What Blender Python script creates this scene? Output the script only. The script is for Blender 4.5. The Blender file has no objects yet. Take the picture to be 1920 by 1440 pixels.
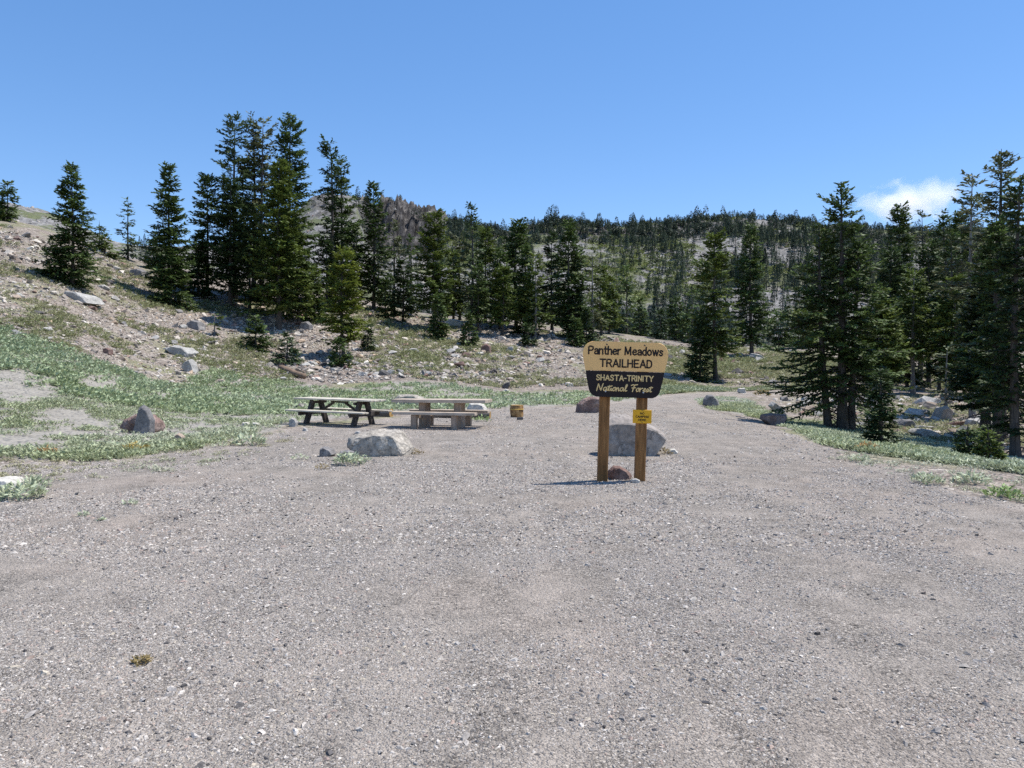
import bpy, bmesh, math, random
import numpy as np
from mathutils import Vector, Matrix, noise as mnoise

R = math.radians
scene = bpy.context.scene
col = scene.collection

# ------------------------------------------------------------------ camera
F = 1442.0          # focal length in pixels of a 1920 wide picture
HZ = 695.0          # row of the horizon
CH = 1.55           # eye height
cam_d = bpy.data.cameras.new("camera")
cam_d.sensor_width = 36.0
cam_d.lens = 36.0 * F / 1920.0
cam_d.shift_y = -(720.0 - HZ) / 1920.0
cam_d.clip_start = 0.05
cam_d.clip_end = 12000
cam = bpy.data.objects.new("camera", cam_d)
cam.location = (0, 0, CH)
cam.rotation_euler = (R(90), 0, 0)
col.objects.link(cam)
scene.camera = cam

# ------------------------------------------------------------------ light
SUN = Vector((0.40, 0.13, 1.0)).normalized()
EL = math.asin(SUN.z)
AZ = math.atan2(SUN.x, SUN.y)          # from +Y towards +X
world = bpy.data.worlds.new("World")
scene.world = world
world.use_nodes = True
wn = world.node_tree
wn.nodes.clear()
sky = wn.nodes.new("ShaderNodeTexSky")
sky.sky_type = 'NISHITA'
sky.sun_disc = False
sky.sun_elevation = EL
sky.sun_rotation = AZ
sky.altitude = 2200
sky.air_density = 1.0
sky.dust_density = 0.5
sky.ozone_density = 2.6
hs = wn.nodes.new("ShaderNodeHueSaturation")
hs.inputs['Hue'].default_value = 0.498
hs.inputs['Saturation'].default_value = 1.17
hs.inputs['Value'].default_value = 1.0
bg = wn.nodes.new("ShaderNodeBackground")
bg.inputs['Strength'].default_value = 0.146
wo = wn.nodes.new("ShaderNodeOutputWorld")
wn.links.new(sky.outputs[0], hs.inputs['Color'])
gm = wn.nodes.new("ShaderNodeGamma")
gm.inputs['Gamma'].default_value = 0.69
hs2 = wn.nodes.new("ShaderNodeHueSaturation")
hs2.inputs['Hue'].default_value = 0.511
hs2.inputs['Saturation'].default_value = 1.17
hs2.inputs['Value'].default_value = 1.58
wn.links.new(hs.outputs[0], gm.inputs['Color'])
wn.links.new(gm.outputs[0], hs2.inputs['Color'])
wn.links.new(hs2.outputs[0], bg.inputs['Color'])
wn.links.new(bg.outputs[0], wo.inputs['Surface'])

sun_d = bpy.data.lights.new("sun", 'SUN')
sun_d.energy = 4.5
sun_d.angle = R(0.5)
sun_d.color = (1.0, 0.955, 0.89)
sun = bpy.data.objects.new("sun", sun_d)
sun.rotation_euler = SUN.to_track_quat('Z', 'Y').to_euler()
sun.location = (60, 20, 150)
col.objects.link(sun)

scene.view_settings.view_transform = 'Standard'
scene.view_settings.look = 'None'
scene.view_settings.exposure = 0.48
scene.view_settings.gamma = 1.0
scene.view_settings.use_curve_mapping = False
try:
    scene.cycles.max_bounces = 6
    scene.cycles.transparent_max_bounces = 4
    scene.cycles.volume_bounces = 2
    scene.cycles.volume_step_rate = 2.0
    scene.cycles.use_denoising = False
except Exception:
    pass

# ------------------------------------------------------------------ helpers: noise
def _h(ix, iy, iz, seed):
    n = (ix * 374761393 + iy * 668265263 + iz * 1274126177 + seed * 144665) & 0xffffffff
    n = ((n ^ (n >> 13)) * 1274126177) & 0xffffffff
    n = ((n ^ (n >> 16)) * 2246822519) & 0xffffffff
    return ((n ^ (n >> 15)) & 0xffff) / 65535.0

def vnoise(x, y, seed=0):
    x = np.asarray(x, float); y = np.asarray(y, float)
    ix = np.floor(x).astype(np.int64); iy = np.floor(y).astype(np.int64)
    fx = x - ix; fy = y - iy
    fx = fx * fx * (3 - 2 * fx); fy = fy * fy * (3 - 2 * fy)
    z = np.zeros_like(ix)
    a = _h(ix, iy, z, seed); b = _h(ix + 1, iy, z, seed)
    c = _h(ix, iy + 1, z, seed); d = _h(ix + 1, iy + 1, z, seed)
    return (a * (1 - fx) + b * fx) * (1 - fy) + (c * (1 - fx) + d * fx) * fy

def fbm(x, y, seed=0, oct=4):
    s = 0; a = 1.0; t = 0
    for o in range(oct):
        s = s + a * (vnoise(x * 2 ** o, y * 2 ** o, seed + o * 17) - 0.5)
        t += a; a *= 0.5
    return s / t * 2.0      # about -1..1

def smooth(a, b, x):
    t = np.clip((x - a) / (b - a), 0, 1)
    return t * t * (3 - 2 * t)

def in_poly(poly, u, v):
    u = np.asarray(u, float); v = np.asarray(v, float)
    r = np.zeros(u.shape, bool)
    n = len(poly)
    j = n - 1
    for i in range(n):
        xi, yi = poly[i]; xj, yj = poly[j]
        c = ((yi > v) != (yj > v)) & (u < (xj - xi) * (v - yi) / (yj - yi + 1e-12) + xi)
        r ^= c
        j = i
    return r

# ------------------------------------------------------------------ terrain
# each column: picture column, then (distance, picture row) of the ground
COLS = [
 (-1600, [(10, 918), (13, 850), (18, 760), (25, 640), (35, 500), (50, 360), (80, 210), (100, 220), (130, 330), (160, 600)]),
 (-600, [(10, 918), (13, 860), (18, 785), (25, 688), (35, 580), (50, 450), (80, 330), (100, 330), (130, 450), (160, 620)]),
 (0, [(10, 918), (12.8, 870), (18, 806), (25, 730), (35, 645), (50, 535), (66, 455), (82, 404), (100, 425), (130, 560), (160, 640)]),
 (120, [(10, 918), (13, 867), (19, 808), (26, 742), (36, 670), (50, 572), (60, 514), (72, 464), (86, 434), (105, 455), (140, 600), (160, 640)]),
 (240, [(10, 918), (13, 867), (20, 806), (28, 756), (36, 718), (46, 664), (56, 605), (68, 540), (78, 502), (88, 482), (105, 505), (140, 610), (160, 645)]),
 (360, [(10, 918), (15, 844), (24, 788), (32, 753), (40, 724), (50, 674), (60, 622), (70, 570), (80, 530), (92, 505), (110, 520), (140, 610), (160, 645)]),
 (480, [(10, 918), (20, 807), (30, 768), (38, 744), (46, 721), (54, 682), (64, 630), (74, 575), (84, 540), (96, 518), (115, 530), (140, 610), (160, 645)]),
 (640, [(10, 918), (25, 784), (34, 758), (42, 740), (50, 718), (58, 678), (68, 632), (78, 590), (88, 562), (100, 548), (120, 560), (145, 620), (160, 645)]),
 (800, [(10, 918), (28, 775), (36, 754), (44, 738), (50, 719), (58, 690), (68, 650), (78, 618), (88, 600), (102, 590), (120, 600), (145, 630), (160, 645)]),
 (960, [(10, 918), (30, 769.5), (40, 751), (50, 735), (56, 714), (64, 682), (74, 645), (84, 618), (94, 605), (106, 598), (125, 606), (150, 635), (160, 645)]),
 (1100, [(10, 918), (30, 769.5), (40, 751), (50, 734), (58, 706), (68, 675), (78, 648), (88, 628), (98, 618), (110, 614), (130, 622), (155, 640), (160, 645)]),
 (1240, [(10, 918), (30, 769.5), (40, 751), (50, 737), (58, 715), (68, 690), (78, 665), (90, 644), (100, 636), (112, 640), (130, 652), (160, 655)]),
 (1360, [(10, 918), (30, 769.5), (40, 751), (50, 738), (60, 722), (70, 700), (82, 672), (95, 655), (106, 650), (120, 656), (140, 662), (160, 655)]),
 (1500, [(10, 918), (18, 819), (20, 807), (22.5, 803), (27, 797), (32, 772), (38, 752), (46, 738), (56, 722), (68, 700), (84, 668), (100, 652), (118, 652), (140, 660), (160, 650)]),
 (1700, [(10, 918), (12, 881), (15, 846), (16.5, 836), (20, 848), (24, 832), (30, 798), (37, 765), (46, 738), (58, 720), (72, 700), (90, 675), (110, 655), (130, 655), (160, 645)]),
 (1920, [(9, 943), (11.5, 892), (13, 872), (15, 889), (18, 880), (23, 845), (30, 803), (40, 765), (52, 735), (70, 705), (90, 680), (110, 660), (160, 645)]),
 (2700, [(9, 943), (11.5, 900), (13, 885), (15, 905), (18, 890), (23, 850), (30, 805), (40, 765), (52, 735), (70, 705), (90, 680), (110, 660), (160, 645)]),
]
RIDGE = [(-2400, 330), (-200, 362), (25, 384), (87, 399), (172, 436), (220, 457), (260, 464), (450, 462), (520, 440),
         (560, 395), (585, 374), (620, 370), (660, 373), (720, 374), (765, 378), (800, 391), (850, 417), (900, 428), (960, 434), (1000, 424),
         (1060, 418), (1100, 424), (1130, 427), (1200, 428), (1250, 423), (1290, 418), (1340, 413), (1370, 408),
         (1430, 412), (1500, 416), (1530, 426), (1600, 432), (1700, 434), (1920, 436), (2700, 425), (4400, 420)]
UG = np.arange(-2400, 4401, 10.0)
LG = np.linspace(math.log(1.0), math.log(1000.0), 700)
DG = np.exp(LG)

def _gs(a, sig, axis):
    n = int(sig * 3)
    k = np.exp(-0.5 * (np.arange(-n, n + 1) / sig) ** 2); k /= k.sum()
    pad = [(0, 0), (0, 0)]; pad[axis] = (n, n)
    b = np.pad(a, pad, mode='edge')
    return np.apply_along_axis(lambda m: np.convolve(m, k, mode='valid'), axis, b)

def _build_terrain():
    tab = []
    for u, pts in COLS:
        d = np.array([p[0] for p in pts], float); z = CH + d * (HZ - np.array([p[1] for p in pts], float)) / F
        d = np.concatenate([[1.0, 8.0], d]); z = np.concatenate([[0, 0], z])
        z = np.where(d <= 10, 0, z)
        tab.append(np.interp(LG, np.log(d), z))
    tab = np.array(tab)
    us = np.array([c[0] for c in COLS], float)
    near = np.empty((len(UG), len(LG)))
    for j in range(len(LG)):
        near[:, j] = np.interp(UG, us, tab[:, j])
    near = _gs(near, 3.5, 0)
    near = _gs(near, 3.0, 1)
    rp = np.interp(UG, [r[0] for r in RIDGE], [r[1] for r in RIDGE])
    far = np.empty_like(near)
    for i, u in enumerate(UG):
        r = rp[i]
        b0 = 645.0
        w = smooth(670, 700, u) * (1 - smooth(800, 850, u))      # the cliff
        fd = np.array([150, 200, 250, 310, 365, 388, 402, 412, 430, 520, 700, 1000.0])
        fr0 = np.array([0, .17, .42, .70, .88, .95, .985, 1.0, 1.0, .9, .6, .5])
        fr1 = np.array([0, .14, .33, .52, .63, .66, .93, 1.0, 1.0, .9, .6, .5])
        fr = fr0 * (1 - w) + fr1 * w
        pyv = b0 + (r - b0) * fr
        z = CH + fd * (HZ - pyv) / F
        far[i] = np.interp(LG, np.log(fd), z)
    t = smooth(math.log(135), math.log(170), LG)[None, :]
    return near * (1 - t) + far * t

ZT = _build_terrain()
CLEAR = [(-900, 960), (-300, 900), (0, 872), (90, 876), (180, 868), (330, 846), (470, 822), (540, 803), (640, 795), (735, 783), (900, 768),
         (1080, 763), (1230, 745), (1270, 739.5), (1325, 736), (1400, 735), (1480, 732.5), (1600, 733), (1600, 739), (1480, 740.5), (1380, 743),
         (1305, 748), (1325, 766), (1390, 786), (1500, 816), (1560, 846), (1640, 866), (1720, 892), (1800, 918), (1920, 945),
         (2300, 1000), (3000, 1100), (4000, 1500), (4000, 3000), (-2000, 3000)]
MEADOW = [(-600, 500), (0, 612), (90, 642), (200, 684), (330, 724), (400, 690), (455, 702), (560, 718), (640, 733), (740, 714), (850, 722), (950, 737),
          (1100, 735), (1240, 738), (1240, 745), (1090, 760), (900, 766), (735, 772), (560, 792), (470, 815), (340, 848), (180, 866), (0, 858), (-600, 900)]
VERGE = [(1300, 750), (1335, 744), (1400, 747), (1440, 772), (1480, 788), (1560, 790), (1640, 805), (1700, 818), (1860, 853), (1920, 866), (2200, 905), (2600, 960), (2600, 990), (2200, 935),
         (1920, 888), (1800, 872), (1740, 868), (1620, 852), (1560, 840), (1500, 810), (1400, 780), (1320, 764)]

def z_base(x, y):
    x = np.asarray(x, float); y = np.maximum(np.asarray(y, float), 1.0)
    u = np.clip((960 + F * x / y), UG[0], UG[-1] - 0.01)
    l = np.clip(np.log(y), LG[0], LG[-1] - 1e-6)
    fu = (u - UG[0]) / 10.0; iu = fu.astype(int); fu = fu - iu
    fl = (l - LG[0]) / (LG[1] - LG[0]); il = np.minimum(fl.astype(int), len(LG) - 2); fl = fl - il
    return (ZT[iu, il] * (1 - fu) * (1 - fl) + ZT[iu + 1, il] * fu * (1 - fl) + ZT[iu, il + 1] * (1 - fu) * fl + ZT[iu + 1, il + 1] * fu * fl)

def uv_of(x, y, z):
    y = np.maximum(y, 0.5)
    return 960 + F * x / y, HZ - (z - CH) * F / y

def masks(x, y, zb):
    u, v = uv_of(x, y, zb)
    j = fbm(x * 1.3, y * 1.3, 91, 3) * 9 * np.clip(12 / np.maximum(y, 1), 0.25, 2)
    k = fbm(x * 0.6 + 9, y * 0.6, 57, 3) * 16 * np.clip(12 / np.maximum(y, 1), 0.25, 2)
    g = in_poly(CLEAR, u + k, v + j) | (y < 6)
    m = (in_poly(MEADOW, u + k * 2, v + j) | in_poly(VERGE, u + k, v + j)) & ~g
    return g.astype(float), m.astype(float)

def zf(x, y):
    x = np.asarray(x, float); y = np.asarray(y, float)
    zb = z_base(x, y)
    g, m = masks(x, y, zb)
    rough = np.clip((y - 14) / 40, 0, 1)
    a = np.where(g > 0, 0.012, 0.02 + 0.16 * rough)
    a = np.where(m > 0, 0.02 + 0.05 * rough, a)
    z = zb + a * fbm(x / 2.2, y / 2.2, 3, 4)
    z = z + np.where(g > 0, 0.010, 0) * fbm(x / 0.7, y / 0.7, 8, 2)
    farw = smooth(140, 220, y)
    z = z + farw * (2.2 * fbm(x / 26, y / 26, 11, 5) + 0.9 * fbm(x / 5, y / 5, 12, 3))
    # rock outcrops and the cliff
    u, v = uv_of(x, y, zb)
    rk = smooth(340, 385, y) * (1 - smooth(430, 480, y))
    rib = np.abs(fbm(x / 7.0, y / 30, 21, 4))
    cl = smooth(668, 690, u) * (1 - smooth(800, 850, u))
    rib2 = np.abs(fbm(x / 3.2, y / 26, 23, 3))
    z = z + rk * cl * (10.0 * (rib - 0.35) + 11.0 * (rib2 - .35) + 4.5 * fbm(x / 2.5, y / 8, 22, 3))
    oc = np.clip(fbm(x / 22, y / 22, 31, 3) * 2.2, 0, 1) * smooth(560, 620, u)
    z = z + rk * oc * 4.5 * np.abs(fbm(x / 4, y / 4, 32, 3))
    return z

_PYT = HZ - (ZT - CH) * F / DG[None, :]

def ground(u, py):
    """world point of the ground seen at picture (u, py)"""
    u = np.atleast_1d(np.asarray(u, float)); py = np.atleast_1d(np.asarray(py, float))
    iu = np.clip(((u - UG[0]) / 10).round().astype(int), 0, len(UG) - 1)
    prof = _PYT[iu]
    hit = prof <= py[:, None]
    k = np.argmax(hit, axis=1)
    k = np.where(hit.any(axis=1), k, len(DG) - 1)
    k = np.maximum(k, 1)
    r = np.arange(len(u))
    p0 = prof[r, k - 1]; p1 = prof[r, k]
    t = np.clip((p0 - py) / np.maximum(p0 - p1, 1e-6), 0, 1)
    d = np.exp(LG[k - 1] * (1 - t) + LG[k] * t)
    x = (u - 960) * d / F
    return x, d, zf(x, d)

def gp(u, py):
    x, y, z = ground(u, py)
    return Vector((float(x[0]), float(y[0]), float(z[0])))

# ------------------------------------------------------------------ helpers: objects
def tag(o, label=None, cat=None, group=None, kind=None):
    if label: o['label'] = label
    if cat: o['category'] = cat
    if group: o['group'] = group
    if kind: o['kind'] = kind
    return o

def empty(name, loc, label, cat, group=None, rz=0):
    o = bpy.data.objects.new(name, None)
    o.location = loc
    o.rotation_euler = (0, 0, rz)
    o.empty_display_size = 0.2
    col.objects.link(o)
    return tag(o, label, cat, group)

def mesh_np(name, verts, faces, mat, parent=None, loc=(0, 0, 0), tint=None, smoothed=False, link=True):
    """faces: list of (n, k) int arrays; tint: (n_faces, 3)"""
    me = bpy.data.meshes.new(name)
    verts = np.asarray(verts, np.float32)
    if not isinstance(faces, list): faces = [faces]
    me.vertices.add(len(verts))
    me.vertices.foreach_set("co", verts.ravel())
    loops = np.concatenate([f.ravel() for f in faces]).astype(np.int32)
    tot = np.concatenate([np.full(len(f), f.shape[1], np.int32) for f in faces])
    start = np.concatenate([[0], np.cumsum(tot)[:-1]]).astype(np.int32)
    me.loops.add(len(loops))
    me.loops.foreach_set("vertex_index", loops)
    me.polygons.add(len(tot))
    me.polygons.foreach_set("loop_start", start)
    me.polygons.foreach_set("loop_total", tot)
    me.polygons.foreach_set("use_smooth", np.full(len(tot), smoothed))
    me.update(calc_edges=True)
    if tint is not None:
        at = me.attributes.new("tint", 'FLOAT_COLOR', 'FACE')
        c = np.ones((len(tot), 4), np.float32); c[:, :3] = tint
        at.data.foreach_set("color", c.ravel())
    if mat is not None: me.materials.append(mat)
    if not link: return me
    o = bpy.data.objects.new(name, me)
    o.location = loc
    if parent is not None: o.parent = parent
    col.objects.link(o)
    return o

def bm_obj(name, bm, mat, parent=None, loc=(0, 0, 0), smoothed=False):
    me = bpy.data.meshes.new(name)
    bmesh.ops.recalc_face_normals(bm, faces=bm.faces)
    for f in bm.faces: f.smooth = smoothed
    bm.to_mesh(me); bm.free()
    if mat is not None: me.materials.append(mat)
    o = bpy.data.objects.new(name, me)
    o.location = loc
    if parent is not None: o.parent = parent
    col.objects.link(o)
    return o

def add_box(bm, c, s, rot=None, bevel=0.0):
    m = Matrix.Translation(c) @ (rot.to_4x4() if rot is not None else Matrix.Identity(4)) @ Matrix.Diagonal((s[0], s[1], s[2], 1))
    r = bmesh.ops.create_cube(bm, size=1.0, matrix=m)
    if bevel > 0:
        es = list({e for v in r['verts'] for e in v.link_edges})
        bmesh.ops.bevel(bm, geom=es, offset=bevel, segments=1, affect='EDGES', profile=0.5)

def add_bar(bm, a, b, w, h, bevel=0.0, up=Vector((0, 0, 1))):
    a = Vector(a); b = Vector(b)
    d = (b - a); L = d.length; d.normalize()
    s = d.cross(up)
    if s.length < 1e-4: s = d.cross(Vector((0, 1, 0)))
    s.normalize(); t = s.cross(d).normalized()
    rot = Matrix((s, d, t)).transposed()
    add_box(bm, (a + b) / 2, (w, L, h), rot, bevel)

def tube_np(pts, radii, n=7, seed=0, rough=0.0):
    pts = np.asarray(pts, float); radii = np.asarray(radii, float)
    m = len(pts)
    tg = np.gradient(pts, axis=0); tg /= np.linalg.norm(tg, axis=1)[:, None] + 1e-9
    ref = np.where(np.abs(tg[:, 2:3]) > 0.8, np.array([[1.0, 0, 0]]), np.array([[0, 0, 1.0]]))
    a = np.cross(tg, ref); a /= np.linalg.norm(a, axis=1)[:, None] + 1e-9
    b = np.cross(tg, a)
    th = np.linspace(0, 2 * np.pi, n, endpoint=False)
    rr = radii[:, None] * (1 + rough * (np.random.RandomState(seed).rand(m, n) - 0.5))
    v = pts[:, None, :] + rr[..., None] * (np.cos(th)[None, :, None] * a[:, None, :] + np.sin(th)[None, :, None] * b[:, None, :])
    i = np.arange(m - 1)[:, None] * n; j = np.arange(n)[None, :]; j2 = (j + 1) % n
    f = np.stack([i + j, i + j2, i + n + j2, i + n + j], -1).reshape(-1, 4)
    return v.reshape(-1, 3), f

class Acc:
    """gathers vertex and face arrays"""
    def __init__(s): s.v = []; s.f = {}; s.n = 0
    def add(s, v, f):
        s.v.append(v); s.f.setdefault(f.shape[1], []).append(f + s.n); s.n += len(v)
    def done(s): return np.concatenate(s.v), [np.concatenate(k) for k in s.f.values()]

# ------------------------------------------------------------------ helpers: materials
def new_mat(name):
    m = bpy.data.materials.new(name); m.use_nodes = True
    nt = m.node_tree; nt.nodes.clear()
    out = nt.nodes.new("ShaderNodeOutputMaterial")
    return m, nt, out

def nd(nt, t, **kw):
    n = nt.nodes.new(t)
    for k, v in kw.items():
        if k in n.inputs.keys():
            if hasattr(v, 'is_output'): nt.links.new(v, n.inputs[k])
            else: n.inputs[k].default_value = v
        else: setattr(n, k, v)
    return n

def lk(nt, a, b): nt.links.new(a, b)

def ramp(nt, fac, stops, interp='LINEAR'):
    n = nt.nodes.new("ShaderNodeValToRGB")
    n.color_ramp.interpolation = interp
    el = n.color_ramp.elements
    while len(el) > 1: el.remove(el[-1])
    for i, (p, c) in enumerate(stops):
        e = el[0] if i == 0 else el.new(p)
        e.position = p
        e.color = (c, c, c, 1) if not isinstance(c, tuple) else (c[0], c[1], c[2], 1)
    if hasattr(fac, 'is_output'): nt.links.new(fac, n.inputs[0])
    return n.outputs[0]

def mix(nt, fac, a, b, mode='MIX'):
    n = nt.nodes.new("ShaderNodeMix"); n.data_type = 'RGBA'; n.blend_type = mode
    for s, v in ((n.inputs[0], fac), (n.inputs[6], a), (n.inputs[7], b)):
        if hasattr(v, 'is_output'): nt.links.new(v, s)
        elif isinstance(v, tuple): s.default_value = (v[0], v[1], v[2], 1)
        else: s.default_value = v
    return n.outputs[2]

def mth(nt, op, a, b=0.0, clamp=False):
    n = nt.nodes.new("ShaderNodeMath"); n.operation = op; n.use_clamp = clamp
    for s, v in ((n.inputs[0], a), (n.inputs[1], b)):
        if hasattr(v, 'is_output'): nt.links.new(v, s)
        else: s.default_value = v
    return n.outputs[0]

def principled(nt, out, base, rough=0.9, spec=0.2, normal=None):
    p = nt.nodes.new("ShaderNodeBsdfPrincipled")
    if hasattr(base, 'is_output'): nt.links.new(base, p.inputs['Base Color'])
    else: p.inputs['Base Color'].default_value = (*base, 1)
    p.inputs['Roughness'].default_value = rough
    p.inputs['Specular IOR Level'].default_value = spec
    if normal is not None: nt.links.new(normal, p.inputs['Normal'])
    nt.links.new(p.outputs[0], out.inputs['Surface'])
    return p

def bump(nt, h, strength, dist, prev=None):
    b = nt.nodes.new("ShaderNodeBump")
    b.inputs['Strength'].default_value = strength
    b.inputs['Distance'].default_value = dist
    nt.links.new(h, b.inputs['Height'])
    if prev is not None: nt.links.new(prev, b.inputs['Normal'])
    return b.outputs[0]

def leaf_mat(name, base, trans=0.25, rough=0.6):
    m, nt, out = new_mat(name)
    at = nd(nt, "ShaderNodeAttribute", attribute_name="tint")
    c = mix(nt, 1.0, base, at.outputs['Color'], 'MULTIPLY')
    p = nd(nt, "ShaderNodeBsdfPrincipled", Roughness=rough)
    p.inputs['Specular IOR Level'].default_value = 0.25
    lk(nt, c, p.inputs['Base Color'])
    t = nd(nt, "ShaderNodeBsdfTranslucent")
    lk(nt, c, t.inputs['Color'])
    ms = nt.nodes.new("ShaderNodeMixShader"); ms.inputs[0].default_value = trans
    lk(nt, p.outputs[0], ms.inputs[1]); lk(nt, t.outputs[0], ms.inputs[2])
    lk(nt, ms.outputs[0], out.inputs['Surface'])
    return m

def rock_mat(name, c0, c1, c2, use_tint=False, scale=3.0, spots=0.25):
    m, nt, out = new_mat(name)
    tc = nd(nt, "ShaderNodeTexCoord")
    n1 = nd(nt, "ShaderNodeTexNoise", Vector=tc.outputs['Object'], Scale=scale, Detail=8.0, Roughness=0.65)
    n2 = nd(nt, "ShaderNodeTexNoise", Vector=tc.outputs['Object'], Scale=scale * 9, Detail=4.0, Roughness=0.7)
    n3 = nd(nt, "ShaderNodeTexVoronoi", Vector=tc.outputs['Object'], Scale=scale * 6)
    c = ramp(nt, n1.outputs['Fac'], [(0.30, c0), (0.5, c1), (0.68, c2)])
    sp = ramp(nt, n2.outputs['Fac'], [(0.38, 1 - spots), (0.6, 1.0 + spots * 0.6)])
    c = mix(nt, 1.0, c, sp, 'MULTIPLY')
    if use_tint:
        at = nd(nt, "ShaderNodeAttribute", attribute_name="tint")
        c = mix(nt, 1.0, c, at.outputs['Color'], 'MULTIPLY')
    else:
        wv = nd(nt, "ShaderNodeVectorMath", operation='ADD')
        sc = nd(nt, "ShaderNodeVectorMath", operation='SCALE'); lk(nt, n2.outputs['Color'], sc.inputs[0]); sc.inputs['Scale'].default_value = .22
        lk(nt, tc.outputs['Object'], wv.inputs[0]); lk(nt, sc.outputs[0], wv.inputs[1])
        ck = nd(nt, "ShaderNodeTexVoronoi", feature='DISTANCE_TO_EDGE', Vector=wv.outputs[0], Scale=scale * 1.3)
        ckf = ramp(nt, ck.outputs['Distance'], [(.0, .42), (.035, 1.0)])
        msk = ramp(nt, n1.outputs['Fac'], [(.46, 0.0), (.56, 1.0)])
        c = mix(nt, msk, c, mix(nt, 1.0, c, ckf, 'MULTIPLY'))
    b = bump(nt, n1.outputs['Fac'], 0.6, 0.05)
    b = bump(nt, n2.outputs['Fac'], 0.5, 0.012, b)
    b = bump(nt, n3.outputs['Distance'], 0.25, 0.01, b)
    principled(nt, out, c, 0.92, 0.15, b)
    return m

def wood_mat(name, c0, c1, axis=0, scale=1.0, knots=True):
    m, nt, out = new_mat(name)
    tc = nd(nt, "ShaderNodeTexCoord")
    mp = nd(nt, "ShaderNodeMapping")
    lk(nt, tc.outputs['Object'], mp.inputs['Vector'])
    s = [14.0 * scale] * 3; s[axis] = 0.8 * scale
    mp.inputs['Scale'].default_value = s
    n1 = nd(nt, "ShaderNodeTexNoise", Vector=mp.outputs[0], Scale=1.6, Detail=6.0, Roughness=0.6, Distortion=0.8)
    n2 = nd(nt, "ShaderNodeTexNoise", Vector=mp.outputs[0], Scale=6.0, Detail=3.0)
    n3 = nd(nt, "ShaderNodeTexNoise", Vector=tc.outputs['Object'], Scale=3.0, Detail=4.0)
    c = ramp(nt, n1.outputs['Fac'], [(0.33, c0), (0.66, c1)])
    c = mix(nt, 1.0, c, ramp(nt, n2.outputs['Fac'], [(0.3, 0.72), (0.65, 1.1)]), 'MULTIPLY')
    c = mix(nt, 1.0, c, ramp(nt, n3.outputs['Fac'], [(0.3, 0.75), (0.7, 1.15)]), 'MULTIPLY')
    b = bump(nt, n1.outputs['Fac'], 0.4, 0.01)
    principled(nt, out, c, 0.8, 0.25, b)
    return m

def flat_mat(name, c, rough=0.6, spec=0.3, var=0.12, scale=8.0):
    m, nt, out = new_mat(name)
    tc = nd(nt, "ShaderNodeTexCoord")
    n1 = nd(nt, "ShaderNodeTexNoise", Vector=tc.outputs['Object'], Scale=scale, Detail=6.0, Roughness=0.7)
    cc = mix(nt, 1.0, c, ramp(nt, n1.outputs['Fac'], [(0.3, 1 - var), (0.7, 1 + var)]), 'MULTIPLY')
    b = bump(nt, n1.outputs['Fac'], 0.1, 0.004)
    principled(nt, out, cc, rough, spec, b)
    return m

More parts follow.
